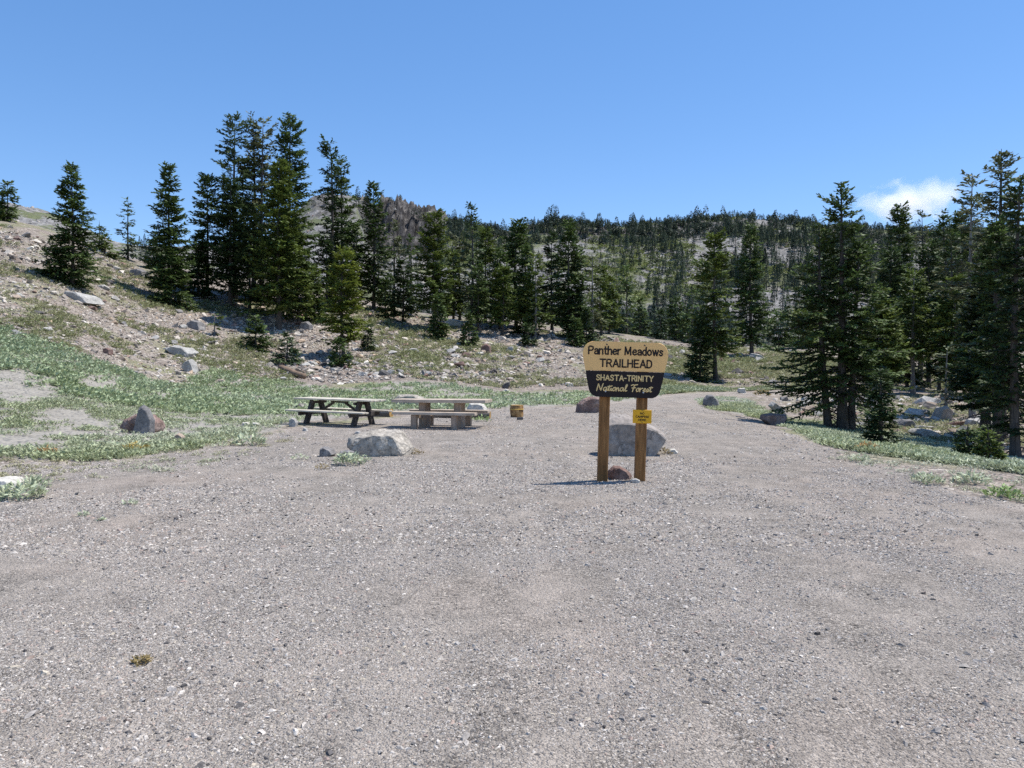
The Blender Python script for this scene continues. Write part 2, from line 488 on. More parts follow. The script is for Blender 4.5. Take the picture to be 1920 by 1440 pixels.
# ------------------------------------------------------------------ ground material
def ground_mat():
    m, nt, out = new_mat("ground_surface")
    tc = nd(nt, "ShaderNodeTexCoord")
    P = tc.outputs['Object']
    def noise(s, d=5.0, r=0.6, dist=0.0): return nd(nt, "ShaderNodeTexNoise", Vector=P, Scale=s, Detail=d, Roughness=r, Distortion=dist).outputs['Fac']
    def vor(s, rnd=1.0): return nd(nt, "ShaderNodeTexVoronoi", Vector=P, Scale=s, Randomness=rnd)
    def cellval(v):
        sp = nd(nt, "ShaderNodeSeparateColor"); lk(nt, v.outputs['Color'], sp.inputs[0]); return sp.outputs[0]
    # gravel
    v1 = vor(88); v2 = vor(40); v3 = vor(170)
    g1 = ramp(nt, cellval(v1), [(0, (.03, .029, .03)), (.16, (.12, .115, .11)), (.5, (.26, .245, .228)), (.85, (.40, .38, .35)), (1, (.72, .69, .64))])
    g2 = ramp(nt, cellval(v2), [(0, (.05, .048, .048)), (.25, (.17, .162, .155)), (.8, (.33, .31, .285)), (1, (.58, .55, .51))])
    g3 = ramp(nt, cellval(v3), [(0, (.06, .057, .055)), (.5, (.25, .235, .22)), (1, (.56, .53, .49))])
    gr = mix(nt, ramp(nt, noise(11, 3), [(.42, 0.0), (.58, 1.0)]), g1, g3)
    gr = mix(nt, ramp(nt, noise(7, 3), [(.52, 0.0), (.62, .8)]), gr, g2)
    dust = mix(nt, noise(0.45, 4), (.385, .365, .34), (.39, .362, .335))
    dust = mix(nt, 1.0, dust, ramp(nt, noise(75, 6, .8), [(.30, .45), (.70, 1.5)]), 'MULTIPLY')
    mp = nd(nt, "ShaderNodeMapping"); lk(nt, P, mp.inputs['Vector'])
    mp.inputs['Rotation'].default_value = (0, 0, R(8)); mp.inputs['Scale'].default_value = (1.5, .22, 1)
    lane = nd(nt, "ShaderNodeTexNoise", Vector=mp.outputs[0], Scale=1.0, Detail=7.0, Roughness=.65).outputs['Fac']
    pf = mth(nt, 'ADD', mth(nt, 'MULTIPLY', noise(1.5, 9, .72, .8), .5), mth(nt, 'MULTIPLY', lane, .5))
    pat = ramp(nt, pf, [(.45, 0.0), (.56, .68)])
    gr = mix(nt, pat, gr, dust)
    gr = mix(nt, 1.0, gr, ramp(nt, noise(.33, 4), [(.3, (1.0, .95, .89)), (.5, (1.07, 1.0, .925)), (.72, (1.13, 1.015, .92))]), 'MULTIPLY')
    gr = mix(nt, 1.0, gr, ramp(nt, noise(2.6, 6, .7), [(.3, .80), (.7, 1.2)]), 'MULTIPLY')
    # stony hillside
    h1 = vor(3.2); h2 = vor(8.5); h3 = vor(20)
    s1 = ramp(nt, cellval(h1), [(0, (.10, .088, .078)), (.3, (.20, .172, .15)), (.75, (.30, .262, .23)), (.93, (.44, .40, .355)), (1, (.58, .54, .49))])
    s2 = ramp(nt, cellval(h2), [(0, (.09, .08, .075)), (.35, (.24, .21, .185)), (.8, (.37, .33, .29)), (1, (.58, .54, .49))])
    s3 = ramp(nt, cellval(h3), [(0, (.11, .095, .085)), (.5, (.235, .20, .175)), (1, (.44, .40, .36))])
    hl = mix(nt, ramp(nt, noise(1.1, 4), [(.42, 0.0), (.6, 1.0)]), s2, s3)
    hl = mix(nt, ramp(nt, noise(.9, 4, .6), [(.5, 0.0), (.62, .7)]), hl, s1)
    hl = mix(nt, 1.0, hl, ramp(nt, noise(.09, 4), [(.3, (.84, .80, .765)), (.5, (.99, .96, .92)), (.7, (1.12, 1.06, .99))]), 'MULTIPLY')
    grs = ramp(nt, noise(24, 5, .7), [(.3, (.13, .14, .065)), (.55, (.23, .24, .12)), (.75, (.33, .32, .19))])
    gm = ramp(nt, noise(.17, 7, .68, .4), [(.50, 0.0), (.61, .72)])
    hl = mix(nt, gm, hl, grs)
    # meadow soil
    so = ramp(nt, noise(1.2, 6, .7), [(.3, (.27, .25, .215)), (.7, (.37, .345, .30))])
    so = mix(nt, 1.0, so, ramp(nt, noise(35, 4, .7), [(.3, .8), (.7, 1.15)]), 'MULTIPLY')
    # distant hill
    fa = ramp(nt, noise(.35, 9, .75), [(.30, (.095, .092, .088)), (.5, (.23, .22, .208)), (.66, (.40, .385, .365))])
    fv = vor(.55)
    fa = mix(nt, .45, fa, ramp(nt, cellval(fv), [(0, (.12, .115, .115)), (.5, (.33, .315, .30)), (1, (.56, .54, .51))]))
    fg = ramp(nt, noise(.8, 6, .7), [(.35, (.10, .125, .05)), (.65, (.215, .235, .105))])
    fgm = ramp(nt, noise(.035, 6, .65), [(.50, 0.0), (.57, .85)])
    ag = nd(nt, "ShaderNodeAttribute", attribute_name="gravel").outputs['Fac']
    am = nd(nt, "ShaderNodeAttribute", attribute_name="meadow").outputs['Fac']
    af = nd(nt, "ShaderNodeAttribute", attribute_name="far").outputs['Fac']
    ac = nd(nt, "ShaderNodeAttribute", attribute_name="cliff").outputs['Fac']
    fa = mix(nt, mth(nt, 'MULTIPLY', fgm, mth(nt, 'SUBTRACT', 1.0, ac)), fa, fg)
    rockc = ramp(nt, nd(nt, "ShaderNodeTexNoise", Vector=P, Scale=.25, Detail=8.0, Roughness=.7).outputs['Fac'], [(.34, (.035, .033, .033)), (.5, (.10, .092, .088)), (.68, (.24, .22, .20))])
    mc = nd(nt, "ShaderNodeMapping"); lk(nt, P, mc.inputs['Vector']); mc.inputs['Scale'].default_value = (.75, .10, .07)
    ribs = nd(nt, "ShaderNodeTexNoise", Vector=mc.outputs[0], Scale=1.0, Detail=6.0, Roughness=.7, Distortion=.6).outputs['Fac']
    rockc = mix(nt, 1.0, rockc, ramp(nt, ribs, [(.38, .35), (.52, 1.0), (.66, 1.7)]), 'MULTIPLY')
    fa = mix(nt, ac, fa, rockc)
    edge = mth(nt, 'SUBTRACT', noise(6, 4, .7), .5)
    agn = mth(nt, 'ADD', ag, mth(nt, 'MULTIPLY', edge, .9), True)
    amn = mth(nt, 'ADD', am, mth(nt, 'MULTIPLY', edge, .8), True)
    c = mix(nt, ramp(nt, amn, [(.35, 0.0), (.65, 1.0)]), hl, so)
    c = mix(nt, ramp(nt, agn, [(.3, 0.0), (.7, 1.0)]), c, gr)
    c = mix(nt, af, c, fa)
    # relief
    inv = mth(nt, 'SUBTRACT', 1.0, v1.outputs['Distance'])
    gb = mth(nt, 'MULTIPLY', mth(nt, 'ADD', mth(nt, 'ADD', mth(nt, 'MULTIPLY', inv, .5), mth(nt, 'MULTIPLY', mth(nt, 'SUBTRACT', 1.0, v2.outputs['Distance']), .6)), mth(nt, 'MULTIPLY', noise(160, 2), .4)), mth(nt, 'MULTIPLY', ag, .034))
    hb = mth(nt, 'MULTIPLY', mth(nt, 'ADD', mth(nt, 'SUBTRACT', 1.0, h2.outputs['Distance']), mth(nt, 'MULTIPLY', mth(nt, 'SUBTRACT', 1.0, h1.outputs['Distance']), 1.6)), mth(nt, 'MULTIPLY', mth(nt, 'SUBTRACT', 1.0, ag), .10))
    fb = mth(nt, 'MULTIPLY', noise(.9, 8, .75), mth(nt, 'MULTIPLY', af, 1.6))
    hgt = mth(nt, 'ADD', mth(nt, 'ADD', gb, hb), fb)
    b = bump(nt, hgt, .9, 1.0)
    principled(nt, out, c, .95, .1, b)
    return m

M = {}
M['ground'] = ground_mat()

def build_ground():
    ds = np.concatenate([np.exp(np.linspace(0, math.log(150), 340)), np.linspace(151, 350, 95), np.linspace(351.5, 440, 62), np.linspace(446, 960, 30)])
    us = np.concatenate([np.arange(-2400, -200, 50), np.arange(-200, 2125, 5.0), np.arange(2150, 4390, 50)])
    nu, ndp = len(us), len(ds)
    D, U = np.meshgrid(ds, us, indexing='ij')
    X = (U - 960) * D / F; Y = D
    Zb = z_base(X.ravel(), Y.ravel())
    Z = zf(X.ravel(), Y.ravel())
    g, m = masks(X.ravel(), Y.ravel(), Zb)
    gs_ = _gs(_gs(g.reshape(ndp, nu), 2.2, 0), 2.2, 1).ravel()
    ms_ = _gs(_gs(m.reshape(ndp, nu), 2.2, 0), 2.2, 1).ravel()
    farv = smooth(118, 165, Y.ravel())
    uu, vv = U.ravel(), HZ - (Zb - CH) * F / Y.ravel()
    cl = smooth(664, 690, uu) * (1 - smooth(800, 850, uu)) * smooth(368, 384, Y.ravel()) * (1 - smooth(430, 460, Y.ravel()))
    oc = np.clip(fbm(X.ravel() / 22, Y.ravel() / 22, 31, 3) * 3 - .2, 0, 1) * smooth(340, 385, Y.ravel()) * (1 - smooth(430, 470, Y.ravel())) * smooth(560, 620, uu)
    cl = np.maximum(cl, oc * .9)
    V = np.stack([X.ravel(), Y.ravel(), Z], -1)
    i = np.arange(ndp - 1)[:, None] * nu; j = np.arange(nu - 1)[None, :]
    q = np.stack([i + j, i + j + 1, i + nu + j + 1, i + nu + j], -1).reshape(-1, 4)
    qm = g[q].mean(1) >= 0.5
    qf = Y.ravel()[q].mean(1) > 140
    parts = [("gravel_clearing", qm), ("hillside", ~qm & ~qf), ("distant_hill", ~qm & qf)]
    labels = {"gravel_clearing": ("grey pinkish gravel clearing with a path leading off behind the sign", "ground"),
              "hillside": ("stony hillside with green meadow at its foot", "hillside"),
              "distant_hill": ("far rocky ridge with cliff, scree and forest", "hill")}
    for nme, sel in parts:
        f = q[sel]
        used, invx = np.unique(f, return_inverse=True)
        o = mesh_np(nme, V[used], invx.reshape(-1, 4), M['ground'], smoothed=True)
        for an, av in (("gravel", gs_), ("meadow", ms_), ("far", farv), ("cliff", cl)):
            a = o.data.attributes.new(an, 'FLOAT', 'POINT')
            a.data.foreach_set("value", av[used].astype(np.float32))
        tag(o, labels[nme][0], labels[nme][1], kind='structure')
    # the lot goes on behind the camera, and level ground runs out to the horizon under everything
    v = np.array([(-60, -60, -.01), (60, -60, -.01), (60, 1.05, -.01), (-60, 1.05, -.01),
                  (-6000, -6000, -4), (6000, -6000, -4), (6000, 6000, -4), (-6000, 6000, -4)], float)
    o = mesh_np("ground", v, np.array([(0, 1, 2, 3), (4, 5, 6, 7)]), M['ground'])
    a = o.data.attributes.new("gravel", 'FLOAT', 'POINT')
    a.data.foreach_set("value", np.array([1, 1, 1, 1, 0, 0, 0, 0], np.float32))
    tag(o, "level ground running on behind and below the slopes", "ground", kind='structure')

build_ground()

# ------------------------------------------------------------------ rocks
M['rock_pale'] = rock_mat("rock_pale", (.26, .25, .235), (.37, .355, .33), (.52, .50, .46), scale=2.2)
M['rock_white'] = rock_mat("rock_white", (.40, .38, .33), (.52, .49, .43), (.64, .61, .55), scale=2.2, spots=.18)
M['rock_grey'] = rock_mat("rock_grey", (.13, .125, .125), (.21, .20, .195), (.33, .315, .30), scale=2.2)
M['rock_dark'] = rock_mat("rock_dark", (.06, .057, .057), (.11, .103, .10), (.17, .16, .15), scale=2.2)
M['rock_red'] = rock_mat("rock_red", (.10, .065, .055), (.20, .13, .11), (.29, .215, .185), scale=2.2)
M['rock_tan'] = rock_mat("rock_tan", (.25, .19, .145), (.37, .295, .23), (.46, .39, .32), scale=2.2)
M['stone'] = rock_mat("scattered_stone", (.75, .75, .75), (1, 1, 1), (1.25, 1.25, 1.25), use_tint=True, scale=2.5)

def hull_np(seed, n=16, flat=0.6, smoothv=0):
    rng = np.random.RandomState(seed)
    p = rng.normal(size=(n, 3)); p /= np.linalg.norm(p, axis=1)[:, None]
    p *= rng.uniform(.75, 1.0, (n, 1))
    p *= np.array([1.0, rng.uniform(.6, .9), flat * rng.uniform(.75, 1.15)])
    bm = bmesh.new()
    for q in p: bm.verts.new(q)
    r = bmesh.ops.convex_hull(bm, input=bm.verts)
    junk = [e for e in r['geom_interior'] if isinstance(e, bmesh.types.BMVert)]
    for v in junk: bm.verts.remove(v)
    bmesh.ops.triangulate(bm, faces=bm.faces)
    bmesh.ops.recalc_face_normals(bm, faces=bm.faces)
    bm.verts.index_update()
    v = np.array([x.co[:] for x in bm.verts]); f = np.array([[x.index for x in q.verts] for q in bm.faces])
    bm.free()
    return v, f
ROCKS = [hull_np(100 + i, 11 + i % 6, .45 + .07 * (i % 4)) for i in range(12)]

STONE_TINTS = np.array([(1.05, 1.0, .935)]) * np.array([(.54, .51, .47), (.44, .41, .37), (.33, .305, .28), (.24, .22, .205), (.38, .32, .275), (.30, .21, .18), (.12, .113, .11), (.44, .35, .27), (.64, .62, .58)])
STONE_P = np.array([.20, .22, .18, .12, .10, .05, .05, .04, .04])

def scatter_mesh(name, protos, X, Y, Z, S, label, cat, mat, seed=0, tints=None, tilt=.35, sink=.3, stretch=None):
    rng = np.random.RandomState(seed)
    vs, fs, ts = [], [], []; base = 0
    which = rng.randint(0, len(protos), len(X))
    for k, (pv, pf) in enumerate(protos):
        sel = np.where(which == k)[0]
        if not len(sel): continue
        n = len(sel)
        th = rng.rand(n) * 2 * np.pi; tx = rng.normal(size=n) * tilt; ty = rng.normal(size=n) * tilt
        c, s = np.cos(th), np.sin(th)
        v = pv[None] * S[sel][:, None, None]
        if stretch is not None: v = v * stretch[sel][:, None, :]
        x, y, z = v[..., 0], v[..., 1], v[..., 2]
        y, z = y * np.cos(tx)[:, None] - z * np.sin(tx)[:, None], y * np.sin(tx)[:, None] + z * np.cos(tx)[:, None]
        x, z = x * np.cos(ty)[:, None] - z * np.sin(ty)[:, None], x * np.sin(ty)[:, None] + z * np.cos(ty)[:, None]
        x, y = x * c[:, None] - y * s[:, None], x * s[:, None] + y * c[:, None]
        zz = Z[sel] + S[sel] * (.5 - sink) * .6
        w = np.stack([x + X[sel][:, None], y + Y[sel][:, None], z + zz[:, None]], -1).reshape(-1, 3)
        f = (pf[None] + (np.arange(n) * len(pv))[:, None, None]).reshape(-1, pf.shape[1]) + base
        vs.append(w); fs.append(f); base += len(w)
        if tints is not None: ts.append(np.repeat(tints[sel], len(pf), axis=0))
    o = mesh_np(name, np.concatenate(vs), np.concatenate(fs), mat, tint=None if tints is None else np.concatenate(ts))
    return tag(o, label, cat, kind='stuff')

def sample_poly(poly, n, rng):
    p = np.array(poly, float)
    lo, hi = p.min(0), p.max(0)
    U = np.empty(0); V = np.empty(0)
    while len(U) < n:
        u = rng.uniform(lo[0], hi[0], n * 2); v = rng.uniform(lo[1], hi[1], n * 2)
        k = in_poly(poly, u, v)
        U = np.concatenate([U, u[k]]); V = np.concatenate([V, v[k]])
    return U[:n], V[:n]

SLOPE_W = [(-250, 430), (0, 420), (90, 452), (230, 490), (330, 540), (430, 560), (465, 722), (400, 722), (330, 730), (230, 692), (100, 645), (0, 622), (-250, 590)]
SLOPE_C = [(430, 560), (560, 580), (700, 570), (760, 590), (760, 708), (640, 722), (560, 712), (450, 720)]
SLOPE_E = [(760, 590), (900, 612), (1100, 628), (1300, 650), (1300, 700), (1240, 712), (1100, 722), (940, 728), (760, 706)]
RUBBLE = [(560, 680), (700, 672), (900, 690), (980, 712), (900, 718), (740, 705), (640, 722), (560, 712)]
FIELD = [(1250, 650), (1480, 656), (1640, 690), (1930, 700), (2500, 705), (2500, 735), (1930, 730), (1500, 731), (1350, 730), (1240, 722)]
GULLY = [(1440, 748), (1560, 744), (1640, 748), (1900, 742), (2500, 750), (2500, 880), (1960, 858), (1890, 850), (1760, 832), (1650, 812), (1560, 786), (1490, 775)]
ROCKZONES = [
 (SLOPE_W, 3900, 6.6, .60, "on the bare western slope below the skyline firs"),
 (SLOPE_C, 2200, 6.2, .62, "on the bank between the tall firs and the meadow"),
 (SLOPE_E, 2700, 6.4, .62, "on the stony rise in front of the mid forest"),
 (RUBBLE, 620, 9.5, .5, "in the rubble band at the upper meadow edge"),
 (FIELD, 1350, 7.0, .60, "on the grassy field beyond the path"),
 (GULLY, 2000, 15.0, .6, "in the rocky gully below the verge"),
]
def stone_kind(i):
    return ['pale grey', 'pale grey', 'mid grey', 'mid grey', 'tan', 'rusty red', 'dark', 'tan', 'whitish'][i]
KIND_MAT = {'pale grey': 'rock_pale', 'mid grey': 'rock_grey', 'tan': 'rock_tan', 'rusty red': 'rock_red', 'dark': 'rock_dark', 'whitish': 'rock_white'}

def build_rocks():
    rng = np.random.RandomState(5)
    allp = []
    for zi, (poly, n, med, sg, place) in enumerate(ROCKZONES):
        u, v = sample_poly(poly, n, rng)
        # patchy: keep more where the noise is high
        keep = fbm(u / 60, v / 22, 70 + zi, 3) + rng.normal(size=n) * .45 > -.35
        u, v = u[keep], v[keep]
        x, y, z = ground(u, v)
        ok = (y < 130)
        s = np.minimum(np.exp(rng.normal(size=len(u)) * sg) * med, med * 4.2)
        t = rng.choice(len(STONE_TINTS), len(u), p=STONE_P / STONE_P.sum())
        allp.append(np.stack([x, y, z, s * y / F / 2, s, t, np.full(len(u), zi)], -1)[ok])
    A = np.concatenate(allp)
    infr = (960 + F * A[:, 0] / A[:, 1] > -10) & (960 + F * A[:, 0] / A[:, 1] < 1930)
    order = np.argsort(-np.where(infr, A[:, 4], 0))
    # separate rocks: the largest in the picture, the rest one mass of scree
    ind = order[:230]; rest = order[230:]
    protos = [mesh_np("rock", v, f, M['rock_pale'], link=False) for v, f in ROCKS]
    for i in ind:
        x, y, z, s, px, t, zi = A[i]
        kind = stone_kind(int(t)); zi = int(zi)
        o = bpy.data.objects.new("rock", protos[rng.randint(len(protos))])
        col.objects.link(o)
        o.location = (x, y, z + s * .12)
        o.scale = (s, s, s)
        o.rotation_euler = (rng.normal() * .25, rng.normal() * .25, rng.uniform(0, 6.28))
        o.material_slots[0].link = 'OBJECT'
        o.material_slots[0].material = M[KIND_MAT[kind]]
        tag(o, "angular %s rock lying %s" % (kind, ROCKZONES[zi][4]), "rock", "%s rocks %s" % (kind, ROCKZONES[zi][4]))
    A = A[rest]
    tint = STONE_TINTS[A[:, 5].astype(int)] * rng.uniform(.8, 1.2, (len(A), 1))
    scatter_mesh("scree", ROCKS, A[:, 0], A[:, 1], A[:, 2], A[:, 3], "loose scree of small angular stones over the slopes", "stones", M['stone'], 6, tint)
    # fine scree, denser and smaller
    X = []; 
    for (poly, n, med) in ((SLOPE_W, 13000, 3.6), (SLOPE_C, 6000, 3.4), (SLOPE_E, 7500, 3.4), (RUBBLE, 1500, 4.2), (FIELD, 2400, 3.4), (GULLY, 3200, 5.0)):
        u, v = sample_poly(poly, n, rng)
        x, y, z = ground(u, v)
        s = np.exp(rng.normal(size=n) * .45) * med
        X.append(np.stack([x, y, z, s * y / F / 2], -1)[y < 130])
    A = np.concatenate(X)
    t = rng.choice(len(STONE_TINTS), len(A), p=STONE_P / STONE_P.sum())
    scatter_mesh("fine_scree", [ROCKS[0], ROCKS[1], ROCKS[5], ROCKS[6]], A[:, 0], A[:, 1], A[:, 2], A[:, 3], "fine broken stone between the larger scree", "stones", M['stone'], 7, STONE_TINTS[t] * rng.uniform(.75, 1.15, (len(A), 1)))
    # boulders of the far ridge
    n = 5200
    u = rng.uniform(-100, 2000, n); d = rng.uniform(200, 425, n)
    k = ~((u < 560) & (u > 270)) & (fbm(u / 70, d / 30, 44, 3) + rng.normal(size=n) * .3 > -.1)
    u, d = u[k], d[k]
    x = (u - 960) * d / F; z = zf(x, d)
    s = np.exp(rng.normal(size=len(u)) * .5) * 4.2 * d / F / 2
    t = rng.choice(len(STONE_TINTS), len(u), p=STONE_P / STONE_P.sum())
    scatter_mesh("boulder_field", ROCKS[:6], x, d, z, s, "boulders and outcrops strewn over the far ridge", "boulders", M['stone'], 8, STONE_TINTS[t] * rng.uniform(.7, 1.0, (len(u), 1)))

build_rocks()

# ------------------------------------------------------------------ gravel of the clearing
def build_gravel():
    rng = np.random.RandomState(11)
    frust_v = []
    protos = []
    for k in range(6):
        n = 5
        a = np.linspace(0, 2 * np.pi, n, endpoint=False) + rng.uniform(-.4, .4, n)
        r0 = rng.uniform(.75, 1.1, n); r1 = r0 * rng.uniform(.35, .7, n)
        el = rng.uniform(.55, .85)
        v = [(r0[i] * math.cos(a[i]), el * r0[i] * math.sin(a[i]), -.3) for i in range(n)] + [(r1[i] * math.cos(a[i]) + .1, el * r1[i] * math.sin(a[i]), rng.uniform(.28, .55)) for i in range(n)]
        f = []
        for i in range(n):
            j = (i + 1) % n
            f += [(i, j, n + j), (i, n + j, n + i)]
        f += [(n, n + 1, n + 2), (n, n + 2, n + 3), (n, n + 3, n + 4)]
        protos.append((np.array(v), np.array(f)))
    low = []
    for k in range(5):
        n = 4
        a = np.linspace(0, 2 * np.pi, n, endpoint=False) + rng.uniform(-.4, .4, n)
        r0 = rng.uniform(.7, 1.1, n)
        v = [(r0[i] * math.cos(a[i]), .7 * r0[i] * math.sin(a[i]), -.25) for i in range(n)] + [(rng.uniform(-.3, .3), rng.uniform(-.2, .2), .5)]
        low.append((np.array(v), np.array([(i, (i + 1) % n, n) for i in range(n)])))
    tints = np.array([(.11, .106, .108), (.20, .193, .19), (.28, .267, .258), (.37, .352, .335), (.47, .447, .42), (.66, .635, .60), (.34, .275, .245), (.055, .052, .054), (.40, .365, .31)])
    pt = np.array([.07, .14, .22, .25, .18, .04, .06, .02, .06]); pt /= pt.sum()
    def batch(name, d0, d1, n, lo, sig, pro, seed, lab, cap):
        d = np.sqrt(rng.uniform(d0 * d0, d1 * d1, n)); u = rng.uniform(-420, 2340, n)
        x = (u - 960) * d / F
        zb = z_base(x, d); g, m = masks(x, d, zb)
        den = fbm(x * .75, d * .75, 33, 4) + .35 * fbm(x * 3, d * 3, 34, 2)
        for x0, sl, wd in ((1.18, .143, .13), (.66, .20, .16), (-1.5, .05, .2)):      # old wheel tracks with coarser stone washed into them
            den = den + .42 * np.exp(-((x - x0 - (d - 3.63) * sl - .12 * fbm(d * .7, d * 0 + x0, 36, 3)) / wd) ** 2)
        k = ((g > 0) | (rng.rand(n) < .22)) & (den * 1.3 + rng.normal(size=n) * .2 > -.02)
        x, d = x[k], d[k]
        z = zf(x, d)
        s = np.minimum(lo * np.exp(rng.normal(size=len(x)) * sig), cap)
        t = rng.choice(len(tints), len(x), p=pt)
        s = np.where(t == 5, s * .62, s)
        st = np.stack([rng.uniform(.9, 1.6, len(x)), np.ones(len(x)), rng.uniform(.6, 1.1, len(x))], -1)
        scatter_mesh(name, pro, x, d, z, s, lab, "gravel", M['chip'], seed, tints[t] * np.array([(1.07, 1.02, .955)]) * rng.uniform(.8, 1.2, (len(x), 1)), tilt=.28, sink=.35, stretch=st)
    batch("gravel_chips", 2.5, 6.5, 60000, .0062, .48, protos, 21, "loose grey stone chips nearest the viewer on the clearing", .03)
    batch("gravel_crumbs", 2.5, 6.8, 330000, .0048, .36, low, 24, "fine grey stone crumbs between the nearest chips", .02)
    batch("gravel_grit", 6.5, 13, 240000, .0098, .45, low, 22, "loose grey stone chips around the sign", .04)
    batch("gravel_fines", 13, 32, 150000, .0155, .46, low, 23, "loose grey stone chips out towards the tables and path", .05)

def chip_mat():
    m, nt, out = new_mat("stone_chip")
    at = nd(nt, "ShaderNodeAttribute", attribute_name="tint")
    tc = nd(nt, "ShaderNodeTexCoord")
    n = nd(nt, "ShaderNodeTexNoise", Vector=tc.outputs['Object'], Scale=120.0, Detail=3.0)
    c = mix(nt, 1.0, at.outputs['Color'], ramp(nt, n.outputs['Fac'], [(.3, .75), (.7, 1.25)]), 'MULTIPLY')
    principled(nt, out, c, .85, .25)
    return m
M['chip'] = chip_mat()
build_gravel()

# ------------------------------------------------------------------ low plants
M['lupine'] = leaf_mat("lupine_leaf", (1, 1, 1), .2, .55)
M['grass'] = leaf_mat("dry_grass_blade", (1, 1, 1), .25, .7)

def clump_np(seed, n, r, h, lw, ll):
    """low plant of n narrow leaves springing from a few stems"""
    rng = np.random.RandomState(seed)
    q = r * np.sqrt(rng.rand(n)); a = rng.rand(n) * 6.283
    cx, cy = q * np.cos(a), q * np.sin(a)
    cz = h * (1 - .6 * (q / r) ** 2) * rng.uniform(.25, 1, n)
    da = a + rng.normal(size=n) * .9; el = rng.uniform(.0, 1.1, n)
    t = np.stack([np.cos(da) * np.cos(el), np.sin(da) * np.cos(el), np.sin(el)], -1)
    up = np.stack([rng.normal(size=n) * .5, rng.normal(size=n) * .5, np.ones(n)], -1)
    s = np.cross(t, up); s /= np.linalg.norm(s, axis=1)[:, None]
    c = np.stack([cx, cy, cz], -1)
    L = ll * rng.uniform(.7, 1.2, n)[:, None]; W = lw * rng.uniform(.7, 1.2, n)[:, None]
    v = np.stack([c - t * L * .5, c + s * W * .5, c + t * L * .5, c - s * W * .5], 1).reshape(-1, 3)
    f = np.arange(n * 4).reshape(n, 4)
    return v, f

def place_clumps(name, protos, X, Y, Z, S, tintc, var, label, cat, mat, seed):
    rng = np.random.RandomState(seed)
    vs, fs, ts = [], [], []; base = 0
    which = rng.randint(0, len(protos), len(X))
    for k, (pv, pf) in enumerate(protos):
        sel = np.where(which == k)[0]; n = len(sel)
        if not n: continue
        th = rng.rand(n) * 6.283; c, s = np.cos(th)[:, None], np.sin(th)[:, None]
        v = pv[None] * S[sel][:, None, None]
        w = np.stack([v[..., 0] * c - v[..., 1] * s + X[sel][:, None], v[..., 0] * s + v[..., 1] * c + Y[sel][:, None], v[..., 2] + Z[sel][:, None]], -1)
        f = (pf[None] + (np.arange(n) * len(pv))[:, None, None]).reshape(-1, 4) + base
        vs.append(w.reshape(-1, 3)); fs.append(f); base += n * len(pv)
        tt = tintc[sel][:, None, :] * rng.uniform(1 - var, 1 + var, (n, len(pf), 1))
        ts.append(tt.reshape(-1, 3))
    o = mesh_np(name, np.concatenate(vs), np.concatenate(fs), mat, tint=np.concatenate(ts))
    return tag(o, label, cat, kind='stuff')

BARE = [[(50, 776), (120, 770), (210, 782), (215, 800), (120, 806), (60, 800)], [(-100, 700), (60, 690), (120, 715), (110, 745), (40, 755), (-100, 750)],
        [(150, 705), (230, 712), (220, 728), (150, 725)], [(280, 742), (320, 742), (320, 750), (280, 750)], [(400, 755), (436, 752), (436, 764), (400, 764)]]

